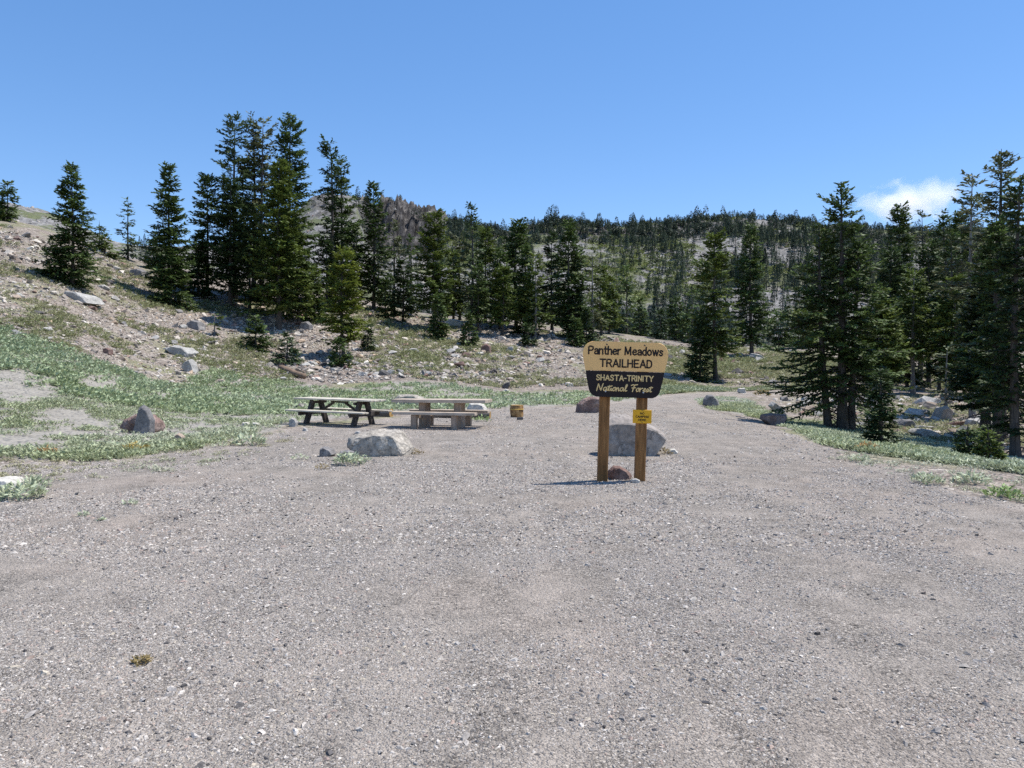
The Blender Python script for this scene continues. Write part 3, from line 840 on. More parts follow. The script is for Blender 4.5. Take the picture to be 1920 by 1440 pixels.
def build_low_plants():
    rng = np.random.RandomState(31)
    near = [clump_np(200 + i, 34, .18, .095, .026, .085) for i in range(6)]
    mid = [clump_np(220 + i, 20, .24, .14, .055, .14) for i in range(6)]
    def zone(poly, n, dmin, dmax, thr, bare=True):
        u, v = sample_poly(poly, n, rng)
        x, y, z = ground(u, v)
        uu = u + fbm(x, y, 71, 3) * 18; vv = v + fbm(x, y, 72, 3) * 9
        k = (y > dmin) & (y < dmax) & in_poly(poly, uu, vv) & (fbm(x / 2.2, y / 2.2, 61, 4) + .7 * fbm(x / .8, y / .8, 62, 2) + rng.normal(size=n) * .26 > thr)
        if bare:
            for b in BARE: k &= ~(in_poly(b, uu, vv) & (rng.rand(n) < .93))
        g, m = masks(x, y, z_base(x, y))
        k &= (g < .5)
        return x[k], y[k], z[k]
    def tint(n, x, y, a=(.17, .225, .145), b=(.125, .175, .08)):
        w = np.clip(.5 + fbm(x / 4, y / 4, 66, 3) * 1.1, 0, 1)[:, None]
        return np.array(a)[None] * (1 - w) + np.array(b)[None] * w
    X, Y, Z = zone(MEADOW, 16000, 8, 26, -.12)
    place_clumps("meadow_lupine", near, X, Y, Z, rng.uniform(.7, 1.35, len(X)), tint(len(X), X, Y, (.42, .445, .325), (.32, .355, .20)), .5, "silvery green low lupine carpet of the near meadow", "ground cover", M['lupine'], 41)
    X, Y, Z = zone(MEADOW, 21000, 26, 75, -.45)
    place_clumps("far_meadow_plants", mid, X, Y, Z, rng.uniform(.8, 1.5, len(X)), tint(len(X), X, Y, (.32, .38, .235), (.29, .345, .18)), .4, "green low plants of the meadow beyond the tables", "ground cover", M['lupine'], 42)
    X, Y, Z = zone(VERGE, 15000, 8, 45, -.35, False)
    place_clumps("verge_lupine", near, X, Y, Z, rng.uniform(.7, 1.3, len(X)), tint(len(X), X, Y, (.42, .46, .33), (.30, .335, .165)), .5, "silvery green low plants on the verge beside the gravel", "ground cover", M['lupine'], 43)
    ex = []
    for poly, n in (([(-100, 862), (180, 866), (340, 844), (470, 812), (560, 794), (610, 812), (480, 850), (350, 882), (120, 905), (-100, 902)], 260),
                    ([(1500, 812), (1700, 862), (1930, 886), (1930, 948), (1750, 908), (1560, 862)], 230)):
        u, v = sample_poly(poly, n, rng)
        x, y, z = ground(u, v)
        k = fbm(x / 1.3, y / 1.3, 64, 3) + rng.normal(size=n) * .2 > .1
        ex.append(np.stack([x, y, z], -1)[k])
    ex = np.concatenate(ex)
    place_clumps("edge_sprouts", near, ex[:, 0], ex[:, 1], ex[:, 2], rng.uniform(.3, .75, len(ex)), tint(len(ex), ex[:, 0], ex[:, 1], (.42, .44, .33), (.36, .34, .20)), .5, "sparse sprouts thinning out from the plant borders onto the gravel", "ground cover", M['lupine'], 47)
    fieldg = [(1240, 716), (1330, 726), (1400, 728), (1520, 726), (1560, 733), (1400, 734), (1320, 735), (1240, 738)]
    X, Y, Z = zone(fieldg, 2600, 30, 75, -.25, False)
    place_clumps("path_border_plants", mid, X, Y, Z, rng.uniform(.7, 1.2, len(X)), tint(len(X), X, Y, (.34, .38, .25), (.30, .33, .16)), .4, "green strip of low plants along the far side of the path", "ground cover", M['lupine'], 46)
    # tufts on the stony slopes
    tu = [clump_np(240 + i, 22, .22, .20, .045, .2) for i in range(6)]
    XX = []
    for poly, n, thr in ((SLOPE_W, 6200, .03), (SLOPE_C, 2400, .10), (SLOPE_E, 3600, .08), (FIELD, 7800, -.2), (GULLY, 3200, .05)):
        u, v = sample_poly(poly, n, rng)
        x, y, z = ground(u, v)
        k = (fbm(x / 5, y / 5, 81, 4) + rng.normal(size=n) * .1 > thr) & (y < 125)
        XX.append(np.stack([x, y, z], -1)[k])
    XX = np.concatenate(XX)
    w = rng.rand(len(XX))[:, None] * .7 + .3 * (fbm(XX[:, 0] / 8, XX[:, 1] / 8, 82)[:, None] > 0)
    tc = np.array([(.22, .245, .11)]) * (1 - w) + np.array([(.30, .295, .17)]) * w
    place_clumps("slope_tufts", tu, XX[:, 0], XX[:, 1], XX[:, 2], rng.uniform(.8, 1.7, len(XX)) * np.clip(XX[:, 1] / 60, .6, 1.3), tc, .4, "olive grass and herb tufts between the stones", "ground cover", M['grass'], 44)
    # yellow-green brush on the far slope
    br = [clump_np(260 + i, 26, 1.6, 1.1, .5, 1.0) for i in range(5)]
    n = 8000
    u = rng.uniform(820, 1960, n); d = rng.uniform(190, 420, n)
    x = (u - 960) * d / F
    k = fbm(x / 28, d / 28, 83, 4) + rng.normal(size=n) * .1 > np.where((u > 1100) & (u < 1340) & (d > 230) & (d < 370), -.25, .10)
    x, d = x[k], d[k]; z = zf(x, d)
    w = rng.rand(len(x))[:, None]
    place_clumps("ridge_brush", br, x, d, z, rng.uniform(.6, 1.4, len(x)), np.array([(.22, .25, .08)]) * (1 - w) + np.array([(.13, .16, .07)]) * w, .35, "yellow green brush patches on the far slope", "brush", M['grass'], 45)

build_low_plants()

def tuft(u, py, size, label, kind='lupine', group=None, n=60, seed=1, name="lupine_tuft", cat="plant"):
    c = gp(u, py)
    r = size * c.y / F / 2
    v, f = clump_np(300 + seed, n, r, r * .8, max(.012, r * .13), max(.05, r * .42))
    rng = np.random.RandomState(seed)
    base = {'lupine': (.42, .46, .31), 'dry': (.26, .20, .09), 'orange': (.42, .25, .10), 'yellow': (.42, .32, .10), 'green': (.24, .32, .12)}[kind]
    tn = np.array([base]) * rng.uniform(.6, 1.45, (len(f), 1))
    o = mesh_np(name, v, f, M['lupine'] if kind in ('lupine', 'green') else M['grass'], loc=c, tint=tn)
    return tag(o, label, cat, group)

tuft(38, 935, 85, "large silvery tuft at the left border in front of the pinkish white rock", n=260, seed=1)
tuft(62, 915, 60, "bushy silvery tuft behind the left border rock", n=160, seed=21)
tuft(157, 967, 26, "small green tuft alone on the gravel, nearest the left border", n=60, seed=2)
tuft(190, 976, 16, "tiny green tuft on the gravel just right of another small tuft", n=36, seed=3)
tuft(243, 946, 32, "small grey green tuft on the gravel behind two tinier ones", n=60, seed=4)
tuft(655, 872, 62, "green tuft in front of the white boulder's small grey rocks", n=170, seed=5)
tuft(680, 866, 34, "green tuft under the front edge of the white boulder", n=80, seed=22)
tuft(604, 880, 30, "low brownish tuft left of the plants by the white boulder", 'dry', n=60, seed=23, name="dry_tuft")
tuft(562, 862, 32, "grey green tuft on bare sand left of the white boulder", n=70, seed=6)
tuft(468, 834, 62, "spreading silvery tuft on sand in front of the meadow edge", n=150, seed=7)
tuft(410, 838, 32, "pale silvery tuft on sand beside the meadow edge", n=60, seed=8)
tuft(780, 852, 30, "brown dried weed at the right foot of the white boulder", 'dry', n=70, seed=9, name="dry_tuft")
tuft(265, 1246, 36, "blackish dried weed lying flat on the foreground gravel", 'dry', n=60, seed=10, name="dry_tuft")
tuft(88, 852, 40, "orange dried plant at the lower border of the meadow", 'orange', n=90, seed=11, name="dry_plant")
tuft(254, 846, 46, "yellow dried plant at the lower border of the meadow", 'yellow', n=110, seed=12, name="dry_plant")
tuft(1625, 846, 46, "orange dried plant on the verge by the gravel", 'orange', n=110, seed=13, name="dry_plant")
tuft(1740, 906, 60, "green tuft on bare soil between verge and gravel, the nearer of two", n=150, seed=14)
tuft(1822, 906, 66, "broad green tuft on bare soil below the verge", n=170, seed=15)
tuft(1880, 934, 70, "green and rusty tuft at the gravel edge by the right border", 'green', n=150, seed=16)
tuft(1612, 866, 44, "flat green tuft on the gravel edge below the orange plant", n=100, seed=17)
tuft(1246, 850, 34, "dry weed growing against the right end of the big grey boulder", 'dry', n=70, seed=18, name="dry_tuft")
tuft(905, 790, 32, "leafy weed at the right end of the brown picnic table", 'green', n=70, seed=19, name="weed")
tuft(870, 788, 44, "dark weed under the brown picnic table", 'green', n=90, seed=20, name="weed")
tuft(1430, 742, 36, "rusty patch of dried herbs beside the far bend of the path", 'dry', n=90, seed=24, name="dry_plant")

# ------------------------------------------------------------------ trees
M['bark'] = wood_mat("conifer_bark", (.055, .045, .038), (.15, .125, .105), axis=2, scale=1.2)
M['bark_pale'] = wood_mat("weathered_bark", (.15, .135, .12), (.34, .31, .28), axis=2, scale=1.2)
M['fir'] = leaf_mat("fir_needles", (1, 1, 1), .22, .6)

def conifer_np(seed, H, Rad, d, b0=.04, power=.8, dens=1.0, droop=.25, gap=.15, lean=0.0, trunk_r=None, flat_top=0.0, irregular=.25, twig=1.0, hue=(.045, .066, .030), low=.75, dead=0.0, trunks=1, clump=.75):
    """returns (trunk verts, faces), (needle verts, faces, tints)"""
    rng = np.random.RandomState(seed)
    bl = (.05 + .0040 * d) * twig
    r0 = (trunk_r if trunk_r else .011 * H + .04)
    Rad = Rad * 1.22
    tacc = Acc(); cv, cf, ct = [], [], []; nb = 0
    for tk in range(trunks):
        Hk = H * (1.0 if tk == 0 else rng.uniform(.72, .9))
        off = np.array([0, 0]) if tk == 0 else np.array([(-1) ** tk * r0 * rng.uniform(1.6, 2.4), rng.uniform(-1, 1) * r0])
        zz = np.linspace(-.35, Hk, 12)
        bend = rng.normal(size=2) * .012 * Hk
        sx = off[0] * (1 + .8 * np.clip(zz / Hk, 0, 1)) + lean * zz + bend[0] * np.sin(zz / Hk * 3.0)
        sy = off[1] + bend[1] * np.sin(zz / Hk * 2.3 + 1)
        rad = r0 * (1.0 if tk == 0 else .75) * (1 - np.clip(zz / Hk, 0, 1)) ** .85 + .008
        rad[0] *= 1.45; rad[1] *= 1.1
        v, f = tube_np(np.stack([sx, sy, zz], -1), rad, 8, seed, .15); tacc.add(v, f)
        # whorls
        dz = bl * 1.08 / dens
        levels = np.arange(b0 * Hk, Hk * .985, dz)
        t = (levels - b0 * Hk) / (Hk * (1 - b0))
        nbr = rng.randint(6, 11, len(levels))
        lev = np.repeat(np.arange(len(levels)), nbr)
        n = len(lev)
        tt = t[lev]
        z0 = levels[lev] + rng.uniform(-.5, .5, n) * dz
        az = rng.rand(n) * 6.283
        prof = (1 - tt) ** power
        prof *= np.clip(low + (1 - low) * tt / .22, 0, 1)
        prof = np.maximum(prof, .05)
        if flat_top > 0: prof = np.maximum(prof, flat_top * (tt > .55) * np.sqrt(np.clip(1 - tt, 0, 1)) * 1.3)
        side = fbm(az / 1.1 + seed, z0 / (Rad * .8), seed + 3, 2) * clump
        L = Rad * prof * (1 + irregular * rng.normal(size=n) * .6 + irregular * side * 1.6)
        keep = (rng.rand(n) > gap) & (L > .05) & (side > -.75 + gap * .6)
        tt, z0, az, L = tt[keep], z0[keep], az[keep], np.clip(L, .06, Rad * 1.35)[keep]; n = len(L)
        e0 = np.where(tt > .85, .38, np.where(tt > .5, .06, -.14)) + rng.normal(size=n) * .14 - droop * (1 - tt) * .8
        cu = .12 + droop * .7 * rng.rand(n)
        bx = np.interp(z0, zz, sx); by = np.interp(z0, zz, sy)
        # limbs (bare wood)
        for i in range(n):
            if L[i] < bl * 2.2 or (i % 2 and d > 40): continue
            s = np.linspace(0, .85, 4)
            p = np.stack([bx[i] + L[i] * s * np.cos(az[i]), by[i] + L[i] * s * np.sin(az[i]), z0[i] + L[i] * (np.tan(e0[i]) * s + cu[i] * s * s)], -1)
            v, f = tube_np(p, (.008 + .012 * L[i]) * (1 - s * .8), 4); tacc.add(v, f)
        # sprays
        step = bl * .47
        ns = np.maximum(2, (L / step).astype(int))
        bi = np.repeat(np.arange(n), ns)
        k = np.arange(len(bi)) - np.repeat(np.concatenate([[0], np.cumsum(ns)[:-1]]), ns)
        s = .12 + .88 * (k + rng.rand(len(bi))) / ns[bi]
        for sidei in (-1, 1, 0):
            m = len(bi)
            ang = az[bi] + sidei * rng.uniform(.5, 1.15, m) + rng.normal(size=m) * .12
            el = e0[bi] * .6 + cu[bi] * s * .9 + rng.normal(size=m) * .22 + (.35 if sidei == 0 else -.1) * rng.rand(m)
            tl = bl * rng.uniform(.8, 1.7, m) * (1.25 - .6 * s)
            base = np.stack([bx[bi] + L[bi] * s * np.cos(az[bi]), by[bi] + L[bi] * s * np.sin(az[bi]), z0[bi] + L[bi] * (np.tan(e0[bi]) * s + cu[bi] * s * s)], -1)
            tdir = np.stack([np.cos(ang) * np.cos(el), np.sin(ang) * np.cos(el), np.sin(el)], -1)
            for q in ((.45, 1.0) if sidei else (.35,)):
                c = base + tdir * (tl * q)[:, None]
                dirs = tdir + rng.normal(size=(m, 3)) * np.array([.28, .28, .16])
                dirs /= np.linalg.norm(dirs, axis=1)[:, None]
                up = np.stack([rng.normal(size=m) * .4, rng.normal(size=m) * .4, np.ones(m)], -1)
                sd = np.cross(dirs, up); sd /= np.linalg.norm(sd, axis=1)[:, None] + 1e-6
                ln = (bl * rng.uniform(.8, 1.35, m))[:, None]; w = (bl * rng.uniform(.34, .62, m))[:, None]
                v = np.stack([c - dirs * ln * .5, c + sd * w * .5 + dirs * ln * .1, c + dirs * ln * .5, c - sd * w * .5 + dirs * ln * .1], 1).reshape(-1, 3)
                cv.append(v); cf.append(np.arange(m * 4).reshape(m, 4) + nb); nb += m * 4
                bt = (.65 + .7 * np.random.RandomState(seed + 5).rand(n))[bi]
                warm = np.random.RandomState(seed + 6).rand(n)[bi]
                cc = np.array(hue)[None] * (bt * rng.uniform(.7, 1.3, m))[:, None]
                cc = cc * (1 + warm[:, None] * np.array([[.50, .25, -.05]]) * .4)
                ct.append(cc)
        # dead lower limbs
        nd_ = int(dead * 22)
        for i in range(nd_):
            z = rng.uniform(.02, max(b0, .22) * 1.1) * Hk; a = rng.rand() * 6.283; l = Rad * rng.uniform(.3, .75)
            s = np.linspace(0, 1, 5)
            p = np.stack([np.interp(z, zz, sx) + l * s * math.cos(a), np.interp(z, zz, sy) + l * s * math.sin(a), z - l * (.35 * s + .5 * s * s) * rng.uniform(.2, 1.2)], -1)
            v, f = tube_np(p, (.022 + .004 * l) * (1 - s * .85), 4); tacc.add(v, f)
    tv, tf = tacc.done()
    return (tv, tf), (np.concatenate(cv), np.concatenate(cf), np.concatenate(ct))

HUES = {'g': (.076, .120, .038), 'd': (.050, .082, .031), 'o': (.100, .142, .034), 'b': (.080, .120, .060), 'y': (.150, .190, .034), 's': (.120, .142, .076)}
STY = {
 'fir':   dict(b0=.03, power=.78, dens=1.05, droop=.30, gap=.10, irregular=.28, low=.7),
 'spire': dict(b0=.11, power=.62, dens=1.05, droop=.40, gap=.14, irregular=.30, low=.6, dead=.5),
 'pine':  dict(b0=.16, power=.50, dens=.80, droop=.30, gap=.30, irregular=.45, low=.45, dead=1.0),
 'open':  dict(b0=.20, power=.45, dens=.60, droop=.20, gap=.42, irregular=.60, low=.35, dead=1.0),
 'young': dict(b0=.0, power=.9, dens=1.2, droop=.18, gap=.04, irregular=.15, low=1.0),
 'full':  dict(b0=.13, power=.45, dens=1.05, droop=.25, gap=.10, irregular=.25, low=.75, dead=.6),
 'thin':  dict(b0=.05, power=.7, dens=.60, droop=.35, gap=.38, irregular=.45, low=.6, dead=.6),
}
TREE_N = [0]
def tree(u, top, d, hw, style, hue, label, group=None, name="fir_tree", cat="tree", bark='bark', lean=0.0, seed=None, **kw):
    """a conifer standing at distance d in picture column u, its tip at picture row top, hw pixels half wide"""
    TREE_N[0] += 1
    sd = seed or (500 + TREE_N[0] * 7)
    x = (u - 960) * d / F
    z = float(zf(np.array([x]), np.array([float(d)]))[0])
    H = CH + d * (HZ - top) / F - z
    a = dict(STY[style]); a.update(kw)
    tr, cr = conifer_np(sd, H, hw * d / F * 1.0, d, hue=HUES[hue], lean=lean, **a)
    e = empty(name, (x, d, z), label, cat, group)
    mesh_np("trunk", tr[0], tr[1], M[bark], e, smoothed=True)
    mesh_np("crown", cr[0], cr[1], M['fir'], e, tint=cr[2])
    return e

def build_trees():
    T = tree
    # on the western skyline
    T(14, 342, 80, 17, 'spire', 'g', "small pointed fir on the skyline at the left border")
    T(-4, 378, 80, 24, 'young', 'o', "low rounded conifer beside the skyline fir at the left border", name="shrubby_conifer")
    T(133, 312, 57, 42, 'fir', 'g', "broad dense fir standing alone on the western slope", low=.85, clump=.45, power=.68, dens=1.25, gap=.05)
    T(104, 465, 56.5, 22, 'young', 'd', "low fir skirt left of the lone broad fir", name="young_fir")
    T(186, 413, 80, 14, 'thin', 'b', "slim small fir right of the broad lone fir")
    T(196, 442, 79, 22, 'young', 'o', "rounded olive conifer bush right of the broad lone fir", name="shrubby_conifer")
    T(240, 372, 84, 17, 'thin', 'b', "slender see-through fir against the sky between two bigger firs")
    T(287, 448, 82, 14, 'young', 'g', "bushy small conifer left of the forked skyline fir", name="shrubby_conifer")
    T(317, 307, 68, 37, 'full', 'g', "fir with crooked crown and dense skirt left of the tall clump", power=.6)
    T(320, 430, 67, 36, 'young', 'g', "dense young fir at the foot of the crooked-crown fir", name="young_fir")
    T(388, 326, 74, 31, 'full', 'g', "ragged mid-height fir at the left edge of the tall clump")
    T(372, 440, 73, 26, 'fir', 'd', "dark lower fir left of the tall clump")
    # the tall clump
    T(441, 215, 75, 40, 'pine', 'b', "tall fir, first from the left among the tallest tips of the clump")
    T(474, 216, 78, 30, 'pine', 's', "tall thin greyish fir, second from the left in the tall clump")
    T(493, 217, 77, 34, 'open', 's', "tall thin greyish fir with bare stem, third from the left in the tall clump")
    T(544, 210, 71, 44, 'spire', 'g', "tallest pointed fir at the right of the tall clump", power=.55)
    T(432, 330, 72, 30, 'full', 'd', "dark bushy fir low on the left of the tall clump")
    T(468, 390, 71, 34, 'full', 'd', "dark dense fir in the middle of the tall clump's foot")
    T(524, 300, 67, 52, 'full', 'o', "broad green fir in front of the tall clump", power=.6)
    T(560, 440, 70, 28, 'full', 'o', "olive side fir on the right of the tall clump's foot")
    T(590, 500, 72, 22, 'young', 'o', "small olive fir right of the tall clump's foot", name="young_fir")
    T(618, 266, 80, 30, 'open', 'd', "tall bare-stemmed fir just right of the tall clump", irregular=.8)
    T(640, 300, 82, 33, 'pine', 'g', "fir leaning its crown against the bare-stemmed fir right of the clump")
    T(612, 450, 78, 26, 'full', 'd', "dark filler fir beneath the bare-stemmed fir")
    T(660, 420, 84, 26, 'full', 'o', "olive fir behind the round golden-green fir")
    T(645, 468, 59, 43, 'full', 'y', "golden green bushy fir standing forward above the tables", b0=.16, power=.5, droop=.1, bark='bark')
    T(637, 632, 55, 20, 'young', 'g', "sapling fir at the foot of the golden green fir", name="young_fir")
    T(700, 343, 84, 31, 'spire', 'g', "slim spire-topped fir left of the cliff")
    T(690, 605, 63, 9, 'young', 'd', "tiny dark fir right of the golden green fir's trunk", name="young_fir")
    # mid forest
    T(738, 408, 90, 22, 'thin', 's', "greyish see-through fir in front of the cliff")
    T(755, 490, 80, 20, 'full', 'd', "dark small fir under the cliff")
    T(722, 520, 80, 18, 'fir', 'g', "bushy young fir between the spire fir and the cliff", name="young_fir")
    T(770, 446, 90, 20, 'thin', 'g', "open grey green fir below the cliff's right end")
    T(816, 398, 78, 37, 'full', 'o', "big round-topped fir below the cliff's right shoulder", b0=.2)
    T(822, 550, 73, 20, 'young', 'g', "young fir at the trunk foot of the round-topped fir", name="young_fir")
    T(850, 470, 88, 18, 'full', 'o', "olive slim fir right of the round-topped fir")
    T(882, 386, 83, 21, 'open', 'b', "fir with layered candelabra tip rising over the mid forest", gap=.25, power=.6)
    T(862, 430, 92, 20, 'pine', 's', "grey fir left of the candelabra-tipped fir")
    T(910, 426, 90, 24, 'full', 'o', "olive fir right of the candelabra-tipped fir")
    T(896, 500, 80, 20, 'pine', 'g', "thin lower fir in the middle of the mid forest")
    T(937, 470, 84, 24, 'full', 'g', "straight green fir left of the bent-topped fir")
    T(942, 500, 78, 24, 'full', 'o', "golden olive fir with bare trunk foot in the mid forest", b0=.22)
    T(968, 412, 88, 32, 'full', 'g', "bent-topped dense fir of the mid forest", flat_top=.5, lean=.02)
    T(985, 460, 82, 24, 'fir', 'g', "plain green fir right of the bent-topped fir")
    T(1004, 480, 79, 27, 'pine', 'o', "olive fir with a bare grey pole of a trunk", bark='bark_pale')
    T(1035, 440, 88, 24, 'spire', 'd', "dark slim fir left of the tall fir near the sign")
    T(1066, 413, 82, 33, 'spire', 'g', "tall dark fir nearest left above the sign", power=.6)
    T(1078, 520, 82, 24, 'full', 'd', "dark filler fir beneath the tall fir near the sign")
    T(1112, 468, 84, 19, 'thin', 's', "grey balding fir with dead branches above the sign", bark='bark_pale')
    T(1128, 498, 90, 18, 'pine', 'o', "brownish thin fir behind the balding fir above the sign")
    T(1142, 520, 96, 22, 'full', 'o', "olive fir above the sign's left corner")
    T(1175, 500, 104, 25, 'thin', 'g', "open fir with level branches above the sign")
    T(1100, 580, 80, 16, 'young', 'd', "bushy dark fir between the trunks left of the sign top", name="young_fir")
    T(1079, 598, 77, 16, 'young', 'g', "small fir in front of the tall dark fir near the sign", name="young_fir")
    T(1200, 560, 112, 16, 'fir', 'g', "small fir above the sign's right half")
    T(1238, 584, 100, 15, 'fir', 'd', "small dark pointed fir left of the dark boulder on the rise")
    T(1268, 560, 108, 20, 'full', 'g', "rounded fir behind the dark boulder on the rise")
    T(1296, 545, 98, 26, 'thin', 'g', "thin fir behind the shrubby dark fir")
    T(879, 590, 70, 16, 'young', 'g', "young fir alone in front of the mid forest", name="young_fir")
    T(990, 606, 74, 14, 'young', 'd', "small low fir at the forest foot right of the lone young fir", name="young_fir")
    T(480, 594, 58, 32, 'young', 'g', "larger of two young firs on the bank above the left table", name="young_fir")
    T(538, 626, 55, 26, 'young', 'b', "smaller of two young firs on the bank above the left table", name="young_fir", gap=.15)
    T(402, 584, 60, 12, 'open', 'o', "scraggy twisted sapling beside the rounded grey boulder", name="sapling", bark='bark_pale')
    # beyond the path
    T(1341, 438, 62, 42, 'full', 'o', "golden olive fir with bare trunk right of the sign", b0=.22, gap=.2)
    T(1312, 598, 61, 25, 'young', 'd', "dark shrubby fir hugging the trunk of the golden olive fir", name="shrubby_conifer", power=.5)
    T(1409, 416, 84, 38, 'fir', 'g', "tall full fir right of the golden olive fir", power=.7, b0=.12)
    T(1460, 585, 105, 26, 'full', 'g', "low fir behind the field right of the tall full fir")
    T(1505, 580, 100, 24, 'full', 'o', "low olive fir at the far edge of the field")
    T(1530, 560, 108, 22, 'fir', 'g', "mid green fir behind the big dark fir's left boughs")
    # the big dark fir and the wood on the right
    T(1578, 341, 25.5, 74, 'fir', 'g', "big dark fir with three trunks at the verge", trunks=3, b0=.20, low=.85, power=.72, dead=1.0, trunk_r=.17, irregular=.5, gap=.30, droop=.35, clump=1.25, dens=.8)
    T(1650, 690, 20.5, 27, 'young', 'd', "dark narrow young fir on the verge right of the big dark fir", name="young_fir", power=.6)
    T(1646, 545, 44, 40, 'full', 'o', "olive fir on a fan of pale stems behind the narrow young fir", trunks=3, b0=.25, bark='bark_pale', trunk_r=.11)
    T(1690, 384, 62, 32, 'full', 'g', "left tree of the wood, with a stepped pointed tip", b0=.2)
    T(1714, 508, 46, 34, 'full', 'o', "olive fir with a pale pole trunk in the wood", b0=.3, bark='bark_pale', trunk_r=.13)
    T(1727, 397, 64, 30, 'open', 's', "sparse broken-topped fir of the wood")
    T(1766, 398, 60, 30, 'pine', 'g', "dark straight-trunked fir in the middle of the wood", trunk_r=.26)
    T(1800, 396, 70, 28, 'full', 'g', "blue green fir behind the dead-topped pine")
    T(1790, 520, 44, 36, 'full', 'o', "olive bushy fir left of the dead-topped pine", b0=.18)
    T(1824, 326, 33, 44, 'open', 's', "dead-topped pine with reddish bare stem", name="pine_tree", b0=.45, flat_top=.5, trunk_r=.12, bark='bark_pale')
    T(1878, 279, 25, 55, 'open', 's', "tallest pine of the right wood with a flat layered top", name="pine_tree", b0=.25, flat_top=.75, trunk_r=.15, gap=.3)
    T(1850, 500, 26, 50, 'full', 'd', "dark dense fir below the tallest pine", b0=.25, trunks=2)
    T(1912, 330, 20, 46, 'full', 'd', "dark dense fir at the right border", b0=.12, irregular=.5, clump=1.2, gap=.25, power=.6)
    T(1870, 400, 23, 40, 'full', 'g', "dark leafy fir just left of the right border fir", b0=.22, irregular=.5, clump=1.2, gap=.25, power=.6)
    T(1990, 300, 21, 50, 'full', 'd', "dark fir whose boughs reach in from beyond the right border")
    T(1815, 796, 18.5, 26, 'young', 'g', "left one of the young firs in front of the dark wood", name="young_fir")
    T(1852, 800, 18, 24, 'young', 'o', "right one of the young firs in front of the dark wood", name="young_fir")
    T(1672, 470, 56, 32, 'full', 'd', "dark filler fir behind the olive fir with pale stems", b0=.15)
    T(1742, 450, 54, 30, 'full', 'd', "dark fir crown between the wood's straight trunks", b0=.25)
    T(1783, 440, 50, 30, 'pine', 'd', "dark slim fir just right of the straight-trunked fir", trunk_r=.16)
    T(1700, 560, 52, 30, 'full', 'd', "low dark fir shading the bank behind the gully", b0=.1)
    T(1858, 430, 46, 34, 'full', 'd', "dark fir behind the two tall pines", b0=.2)
    T(1760, 560, 50, 28, 'full', 'd', "short dark fir between the pale saplings of the wood", b0=.2)
    T(1776, 655, 34, 26, 'open', 's', "small pale sapling under the wood", name="sapling", bark='bark_pale', b0=.3)

    # the wood goes on past the right border
    for k, (u, top, d, hw, st, h) in enumerate([(2110, 330, 27, 55, 'full', 'd'), (2190, 380, 38, 45, 'full', 'g'), (2060, 420, 44, 36, 'full', 'd'), (2290, 300, 24, 60, 'fir', 'd'), (2270, 430, 55, 34, 'full', 'g'), (2380, 400, 42, 44, 'full', 'o'), (2130, 470, 62, 30, 'spire', 'd')]):
        T(u, top, d, hw, st, h, "dark fir of the wood continuing past the right border of the photo", group="firs past the right border")

build_trees()

# ------------------------------------------------------------------ forest of the far ridge
def small_conifer(seed, n=420, H=8.0, Rr=1.5, power=.7, bl=.75):
    rng = np.random.RandomState(seed)
    t = rng.rand(n) ** .8
    t = np.sort(t)
    L = Rr * (1 - t) ** power * (.55 + .45 * np.sqrt(rng.rand(n)))
    a = rng.rand(n) * 6.283
    c = np.stack([L * np.cos(a), L * np.sin(a), H * (.06 + .94 * t) + rng.normal(size=n) * .1], -1)
    el = -.25 + .6 * rng.rand(n)
    dirs = np.stack([np.cos(a) * np.cos(el), np.sin(a) * np.cos(el), np.sin(el)], -1)
    up = np.stack([rng.normal(size=n) * .6, rng.normal(size=n) * .6, np.ones(n)], -1)
    sd = np.cross(dirs, up); sd /= np.linalg.norm(sd, axis=1)[:, None]
    ln = (bl * rng.uniform(.7, 1.2, n) * (1 - .5 * t))[:, None]; w = ln * rng.uniform(.45, .7, n)[:, None]
    v = np.stack([c - dirs * ln * .5, c + sd * w * .5, c + dirs * ln * .5, c - sd * w * .5], 1).reshape(-1, 3)
    f = np.arange(n * 4).reshape(n, 4)
    tn = np.array([(.052, .082, .058)]) * rng.uniform(.6, 1.5, (n, 1)) * (1 + rng.rand(n, 1) * np.array([[.35, .18, 0]]))  # bluish needle tint, distance haze put into the colour
    tv, tf = tube_np(np.array([(0, 0, -1.2), (0, 0, H * .5), (0, 0, H)]), np.array([.17, .1, .02]), 5)
    V = np.concatenate([v, tv]); Fq = np.concatenate([f, tf + len(v)])
    tn = np.concatenate([tn, np.full((len(tf), 3), .07)])
    return V, Fq, tn

